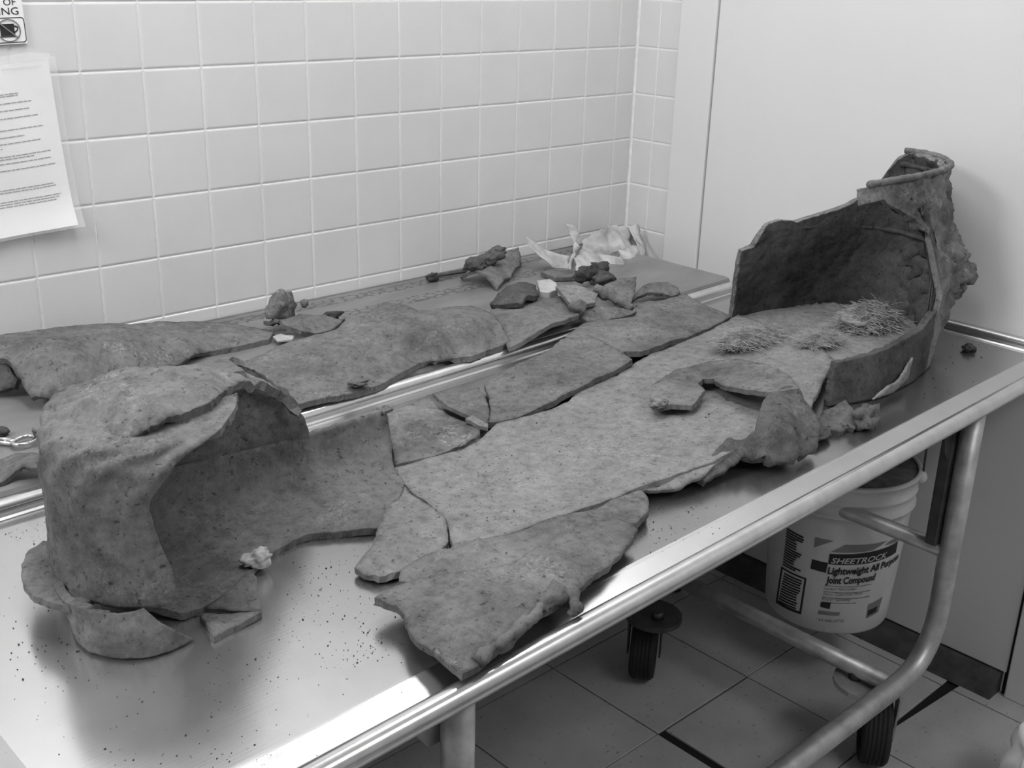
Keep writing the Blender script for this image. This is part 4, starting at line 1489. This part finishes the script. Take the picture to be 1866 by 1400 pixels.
patch_on_bucket('brand_band', [(1512, 1009), (1636, 986), (1632, 1007), (1509, 1028)], INK)
patch_on_bucket('label_block', [(1480, 1019), (1509, 1026), (1505, 1044), (1477, 1036)], INK)
patch_on_bucket('label_swash', [(1540, 993), (1618, 985), (1590, 1003), (1514, 1006)], INK_GR)
patch_on_bucket('label_swash', [(1486, 979), (1520, 986), (1500, 992), (1484, 998)], INK_GR)
patch_on_bucket('label_swash', [(1622, 985), (1640, 975), (1637, 985), (1612, 994)], INK_GR)
text_on_bucket('label_text', 'SHEETROCK', 1514, 1026, .0125, .118, INK_LT, .25, .02)
text_on_bucket('label_text', 'Lightweight All Purpose', 1508, 1045, .0155, .168, INK, .05, .03)
text_on_bucket('label_text', 'Joint Compound', 1505, 1062, .0155, .100, INK, .05, .03)
text_on_bucket('label_text', 'Lower Shrinkage', 1503, 1074, .0065, .062, INK_GR)
text_on_bucket('label_text', 'Fewer Coats Over Metal', 1501, 1084, .0065, .076, INK_GR)
text_on_bucket('label_text', 'Easier Sanding', 1498, 1093, .0065, .056, INK_GR)
text_on_bucket('label_text', '4.5 GAL (17 L)', 1491, 1131, .0060, .050, INK)
for (u0, v0, u1, v1) in ((1503, 1066, 1588, 1064), (1501, 1077, 1586, 1075), (1499, 1087, 1584, 1086), (1498, 1096, 1560, 1098)):
    patch_on_bucket('label_rule', [(u0, v0), (u1, v1), (u1, v1 + 1.2), (u0, v0 + 1.2)], INK_GR)
patch_on_bucket('label_block', [(1496, 1097), (1514, 1098), (1512, 1110), (1495, 1106)], INK)
patch_on_bucket('label_block', [(1492, 1112), (1531, 1116), (1529, 1122), (1491, 1119)], INK_GR)
patch_on_bucket('label_panel', [(1582, 1102), (1608, 1087), (1600, 1115), (1578, 1127)], INK_GR)
patch_on_bucket('label_panel_mark', [(1582, 1112), (1598, 1104), (1596, 1114), (1580, 1122)], INK, out=.0013)
patch_on_bucket('side_panel_frame', [(1424, 1032), (1470, 1054), (1460, 1120), (1414, 1098)], INK)
patch_on_bucket('side_panel_field', [(1427, 1037), (1466, 1056), (1457, 1114), (1418, 1095)], PLASTIC, out=.0011)
lines = empty('side_panel_print', (0, 0, 0))
lines.parent = bk
lines.location = (0, 0, 0)
rr2 = random.Random(4)


def print_lines(name, u0, v0, u1, v1, du, dv, n, hgt, mat, ragged=.3):
    V, F = [], []
    for k in range(n):
        L = 1 - rr2.random() * ragged
        a = buv(u0 + du * k, v0 + dv * k)
        b_ = buv(u0 + du * k + (u1 - u0) * L, v0 + dv * k + (v1 - v0) * L)
        m = 6
        i0 = len(V)
        for c in range(m + 1):
            s = c / m
            al, z = a[0] * (1 - s) + b_[0] * s, a[1] * (1 - s) + b_[1] * s
            V += [bpos(al, z, .0015), bpos(al, z - hgt, .0015)]
        for c in range(m):
            F.append((i0 + 2 * c, i0 + 2 * c + 1, i0 + 2 * c + 3, i0 + 2 * c + 2))
    return mesh_obj(name, V, F, mat, bk, smooth=False)


bpy.data.objects.remove(lines)
print_lines('side_panel_print', 1430, 1043, 1463, 1058, -.95, 4.55, 12, .0042, INK, .15)
print_lines('ingredients_print', 1435, 962, 1468, 980, -.55, 4.6, 15, .0036, INK, .5)
hw = [bpos(math.radians(80), .475, .006), bpos(math.radians(80), .50, .006)]
hpts = []
for k in range(24):
    t = math.pi * k / 23
    c_, s_ = math.cos(t), math.sin(t)
    q = BC + rV * (brad(.478) + .006) * c_
    hpts.append((q[0], q[1], .478 + .235 * s_ ** .6))
tube('bail_handle', hpts, .0024, BOLT, bk, n=8)
hkk = tube('bail_hook', bend([(BC[0], BC[1], .745), (BC[0], BC[1], .705), (BC[0] + .0, BC[1] + .02, .700), (BC[0], BC[1] + .02, .72)], .006, 5), .004, BOLT, table, n=8)
for sgn in (-1, 1):
    q = BC + rV * (brad(.478) + .004) * sgn
    blob('bail_ear', (q[0], q[1], .474), (.012, .012, .014), PLASTIC, bk, amp=.05, sub=2)

# ---------------------------------------------------------------- notices on the tiled wall
sg = empty('warning_sign', (-1.53, 0, 1.29))
tag(sg, 'white warning sign with a crossed-out cup, taped to the tiles at top left', 'sign')
ang = math.radians(1.5)


def on_wall(V, c, a, y):
    ca, sa_ = math.cos(a), math.sin(a)
    return [(c[0] + p[0] * ca - p[1] * sa_, y - p[2], c[1] + p[0] * sa_ + p[1] * ca) for p in V]


sc_ = (-1.4635, 1.2915)   # lower right corner
W_, H_ = .17, .20
V = on_wall([(-W_, 0, 0), (0, 0, 0), (0, H_, 0), (-W_, H_, 0), (-W_, 0, .0012), (0, 0, .0012), (0, H_, .0012), (-W_, H_, .0012)], sc_, ang, -.0005)
mesh_obj('card', V, [(0, 3, 2, 1), (4, 5, 6, 7), (0, 1, 5, 4), (1, 2, 6, 5), (2, 3, 7, 6), (3, 0, 4, 7)], CARD, sg, smooth=False)


def flat_text(body, size, x_right, yb, c, a, mat, parent, name, y=-.0022, bold=.0, aspect=1.0):
    V, F = text_mesh(body, size, 0, bold)
    V[:, 0] = (V[:, 0] - V[:, 0].max()) * aspect + x_right
    V[:, 1] += yb
    V[:, 2] = 0
    return mesh_obj(name, on_wall(V, c, a, y), F, mat, parent, smooth=False)


flat_text('PREPARATION OF', .014, -.010, .058, sc_, ang, INK, sg, 'sign_text', bold=.0, aspect=1.1)
flat_text('EATING', .0155, -.0075, .044, sc_, ang, INK, sg, 'sign_text', bold=.0, aspect=1.2)


def rrect(x0, y0, x1, y1, r, k=6):
    pts = []
    for cx, cy, a0 in ((x1 - r, y1 - r, 0), (x0 + r, y1 - r, 90), (x0 + r, y0 + r, 180), (x1 - r, y0 + r, 270)):
        for i in range(k + 1):
            t = math.radians(a0 + 90 * i / k)
            pts.append((cx + r * math.cos(t), cy + r * math.sin(t)))
    return pts


def ring2(outer, inner):
    n = len(outer)
    V = [(x, y, 0) for x, y in outer] + [(x, y, 0) for x, y in inner]
    F = [(k, (k + 1) % n, n + (k + 1) % n, n + k) for k in range(n)]
    return V, F


V, F = ring2(rrect(-.052, .002, -.0005, .040, .005), rrect(-.0508, .0032, -.0017, .0388, .0042))
mesh_obj('pictogram_frame', on_wall(V, sc_, ang, -.0022), F, INK, sg, smooth=False)
cx, cy = -.0265, .0205
V, F = ring2([(cx + .0185 * math.cos(t), cy + .0175 * math.sin(t)) for t in np.linspace(0, 2 * math.pi, 40, endpoint=False)],
             [(cx + .0165 * math.cos(t), cy + .0155 * math.sin(t)) for t in np.linspace(0, 2 * math.pi, 40, endpoint=False)])
mesh_obj('pictogram_ring', on_wall(V, sc_, ang, -.0030), F, INK_GR, sg, smooth=False)
V = [(cx - .013, cy - .008, 0), (cx + .009, cy - .008, 0), (cx + .009, cy + .010, 0), (cx - .013, cy + .010, 0)]
mesh_obj('pictogram_cup', on_wall(V, sc_, ang, -.0024), [(0, 1, 2, 3)], INK, sg, smooth=False)
V, F = ring2([(cx + .009, cy + .008), (cx + .0155, cy + .005), (cx + .0135, cy - .001), (cx + .009, cy - .004)], [(cx + .009, cy + .0055), (cx + .0135, cy + .0035), (cx + .012, cy + .0005), (cx + .009, cy - .0015)])
mesh_obj('pictogram_cup_handle', on_wall(V, sc_, ang, -.0024), F, INK, sg, smooth=False)
V = [(cx - .014, cy - .0098, 0), (cx + .012, cy - .0098, 0), (cx + .012, cy - .0085, 0), (cx - .014, cy - .0085, 0)]
mesh_obj('pictogram_saucer', on_wall(V, sc_, ang, -.0024), [(0, 1, 2, 3)], INK, sg, smooth=False)
a_ = math.radians(-42)
V = [(cx + math.cos(a_) * s * .017 - math.sin(a_) * q, cy + math.sin(a_) * s * .017 + math.cos(a_) * q, 0) for s, q in ((-1, -.001), (1, -.001), (1, .001), (-1, .001))]
mesh_obj('pictogram_slash', on_wall(V, sc_, ang, -.0032), [(0, 1, 2, 3)], INK_GR, sg, smooth=False)

nt_ = empty('posted_notice', (-1.52, 0, .99))
tag(nt_, 'typed notice in a wrinkled clear sleeve taped crookedly to the tiles', 'notice')
nc_ = (-1.409, .994)
na = math.radians(3.5)
PW, PH = .222, .278


def curl(s, t):
    return .0012 + .012 * max(0, 1 - t / .25) ** 2 * (.4 + .6 * s) + .004 * max(0, (s - .85) / .15) ** 2 + .0018 * (1 + math.sin(9 * s + 5 * t))


def sheet_on_wall(name, mat, off, x0, x1, y0, y1, parent=nt_, nx=16, ny=20):
    V = []
    for j in range(ny + 1):
        for i in range(nx + 1):
            x, y = x0 + (x1 - x0) * i / nx, y0 + (y1 - y0) * j / ny
            V.append((x, y, curl((x + PW) / PW, y / PH) + off))
    return mesh_obj(name, on_wall(V, nc_, na, 0), grid_faces(ny + 1, nx + 1), mat, parent)


sheet_on_wall('paper', PAPER, 0, -PW + .004, -.010, .004, PH - .006)
sheet_on_wall('clear_sleeve', SLEEVE, .0018, -PW, 0, 0, PH)
V, F = [], []
r3 = random.Random(12)
lines_y = [(.250, .13), (.238, .6), (.2345, .05), (.226, .75), (.223, .74), (.212, .84), (.201, .82), (.189, .88), (.186, .25), (.176, .43), (.171, .90), (.160, .73), (.154, .5), (.150, .86), (.143, .53), (.140, .15), (.130, .93), (.126, .78), (.119, .92), (.108, .95), (.104, .42), (.095, .25), (.083, .3), (.077, .9), (.073, .92), (.069, .2), (.058, .95), (.054, .93), (.050, .9), (.046, .3)]
for (y, e) in lines_y:
    x = -PW + .014
    xe2 = -PW + .014 + (PW - .030) * e
    while x < xe2:
        wlen = min(r3.uniform(.004, .014), xe2 - x)
        for (ya, yb_) in ((y, y + .0015),):
            i0 = len(V)
            for q in (x, x + wlen):
                for yy_ in (ya, yb_):
                    V.append((q, yy_, curl((q + PW) / PW, yy_ / PH) + .0005))
            F.append((i0, i0 + 2, i0 + 3, i0 + 1))
        x += wlen + .0012
tag(mesh_obj('printed_lines', on_wall(V, nc_, na, 0), F, INK_GR, nt_, smooth=False), kind='stuff')
V = [(-.085, PH - .012, .0045), (-.012, PH - .014, .0045), (-.004, PH + .004, .0030), (-.040, PH + .009, .0025), (-.090, PH + .006, .0025)]
mesh_obj('tape', on_wall(V, nc_, na, 0), [(0, 1, 2, 3, 4)], SLEEVE, nt_, smooth=False)

# ---------------------------------------------------------------- white bag at lower right
bgp = P(1912, 1398, z=.12)
o = blob('plastic_bag', (bgp[0] + .02, bgp[1] - .01, .12), (.085, .085, .13), BAG, None, amp=.35, seed=61, sub=4, scale=1.4)
tag(o, 'bright white plastic bag on the floor at the right edge', 'bag')

# ---------------------------------------------------------------- crumbs
def crumbs(name, label, spots, cat, mat, seed):
    r = random.Random(seed)
    V, F = [], []
    for (u, v, h, su, sv, n, s0, s1) in spots:
        for _ in range(n):
            p = P(u + r.gauss(0, su), v + r.gauss(0, sv), z=T + h)
            s = .7 * r.uniform(s0, s1) * (1 if r.random() < .85 else 1.8)
            i0 = len(V)
            for d in ((1, 0, 0), (-1, 0, 0), (0, 1, 0), (0, -1, 0), (0, 0, .8), (0, 0, -.4)):
                V.append((p[0] + d[0] * s * r.uniform(.5, 1.2), p[1] + d[1] * s * r.uniform(.5, 1.2), p[2] + (d[2] + .4) * s * r.uniform(.6, 1)))
            F += [tuple(i0 + k for k in f) for f in ((0, 2, 4), (2, 1, 4), (1, 3, 4), (3, 0, 4), (2, 0, 5), (1, 2, 5), (3, 1, 5), (0, 3, 5))]
    o = mesh_obj(name, V, F, mat, None, smooth=False, origin=tuple(np.mean(V, 0)))
    tag(o, label, cat, kind='stuff')
    return o


crumbs('rust_crumbs', 'scattered dark rust crumbs on the bare steel of the near table', [
    (60, 980, 0, 40, 30, 45, .0006, .0016), (60, 1130, 0, 50, 50, 35, .0006, .0018), (120, 1190, 0, 40, 30, 30, .0006, .0018), (330, 1240, 0, 130, 70, 120, .0005, .0012), (620, 1060, 0, 60, 60, 130, .0005, .0014),
    (690, 1170, 0, 45, 30, 90, .0005, .0013), (560, 1130, 0, 90, 60, 70, .0005, .0013), (1240, 940, 0, 40, 25, 70, .0006, .0014), (1190, 980, 0, 30, 20, 40, .0006, .0014), (1760, 640, 0, 40, 20, 30, .0008, .002), (1680, 700, 0, 50, 20, 30, .0008, .002), (400, 1380, 0, 120, 15, 40, .0006, .0014), (120, 1340, 0, 60, 40, 12, .0006, .0016)], 'crumbs', CRUMB, 3)
crumbs('rust_crumbs', 'dark rust crumbs peppered over the long bottom plate', [
    (1000, 830, .0165, 110, 45, 200, .0006, .0015), (1230, 770, .0215, 90, 30, 90, .0006, .0016), (890, 910, .016, 70, 35, 120, .0006, .0014), (1290, 740, .024, 40, 20, 30, .001, .002)], 'crumbs', CRUMB, 5)
o = blob('rust_clod', P(1766, 634, z=T + .006), (.014, .011, .007), IRON_DK, None, amp=.8, seed=71, scale=2)
tag(o, 'dark clod on the bare steel at the right of the head end', 'lump')
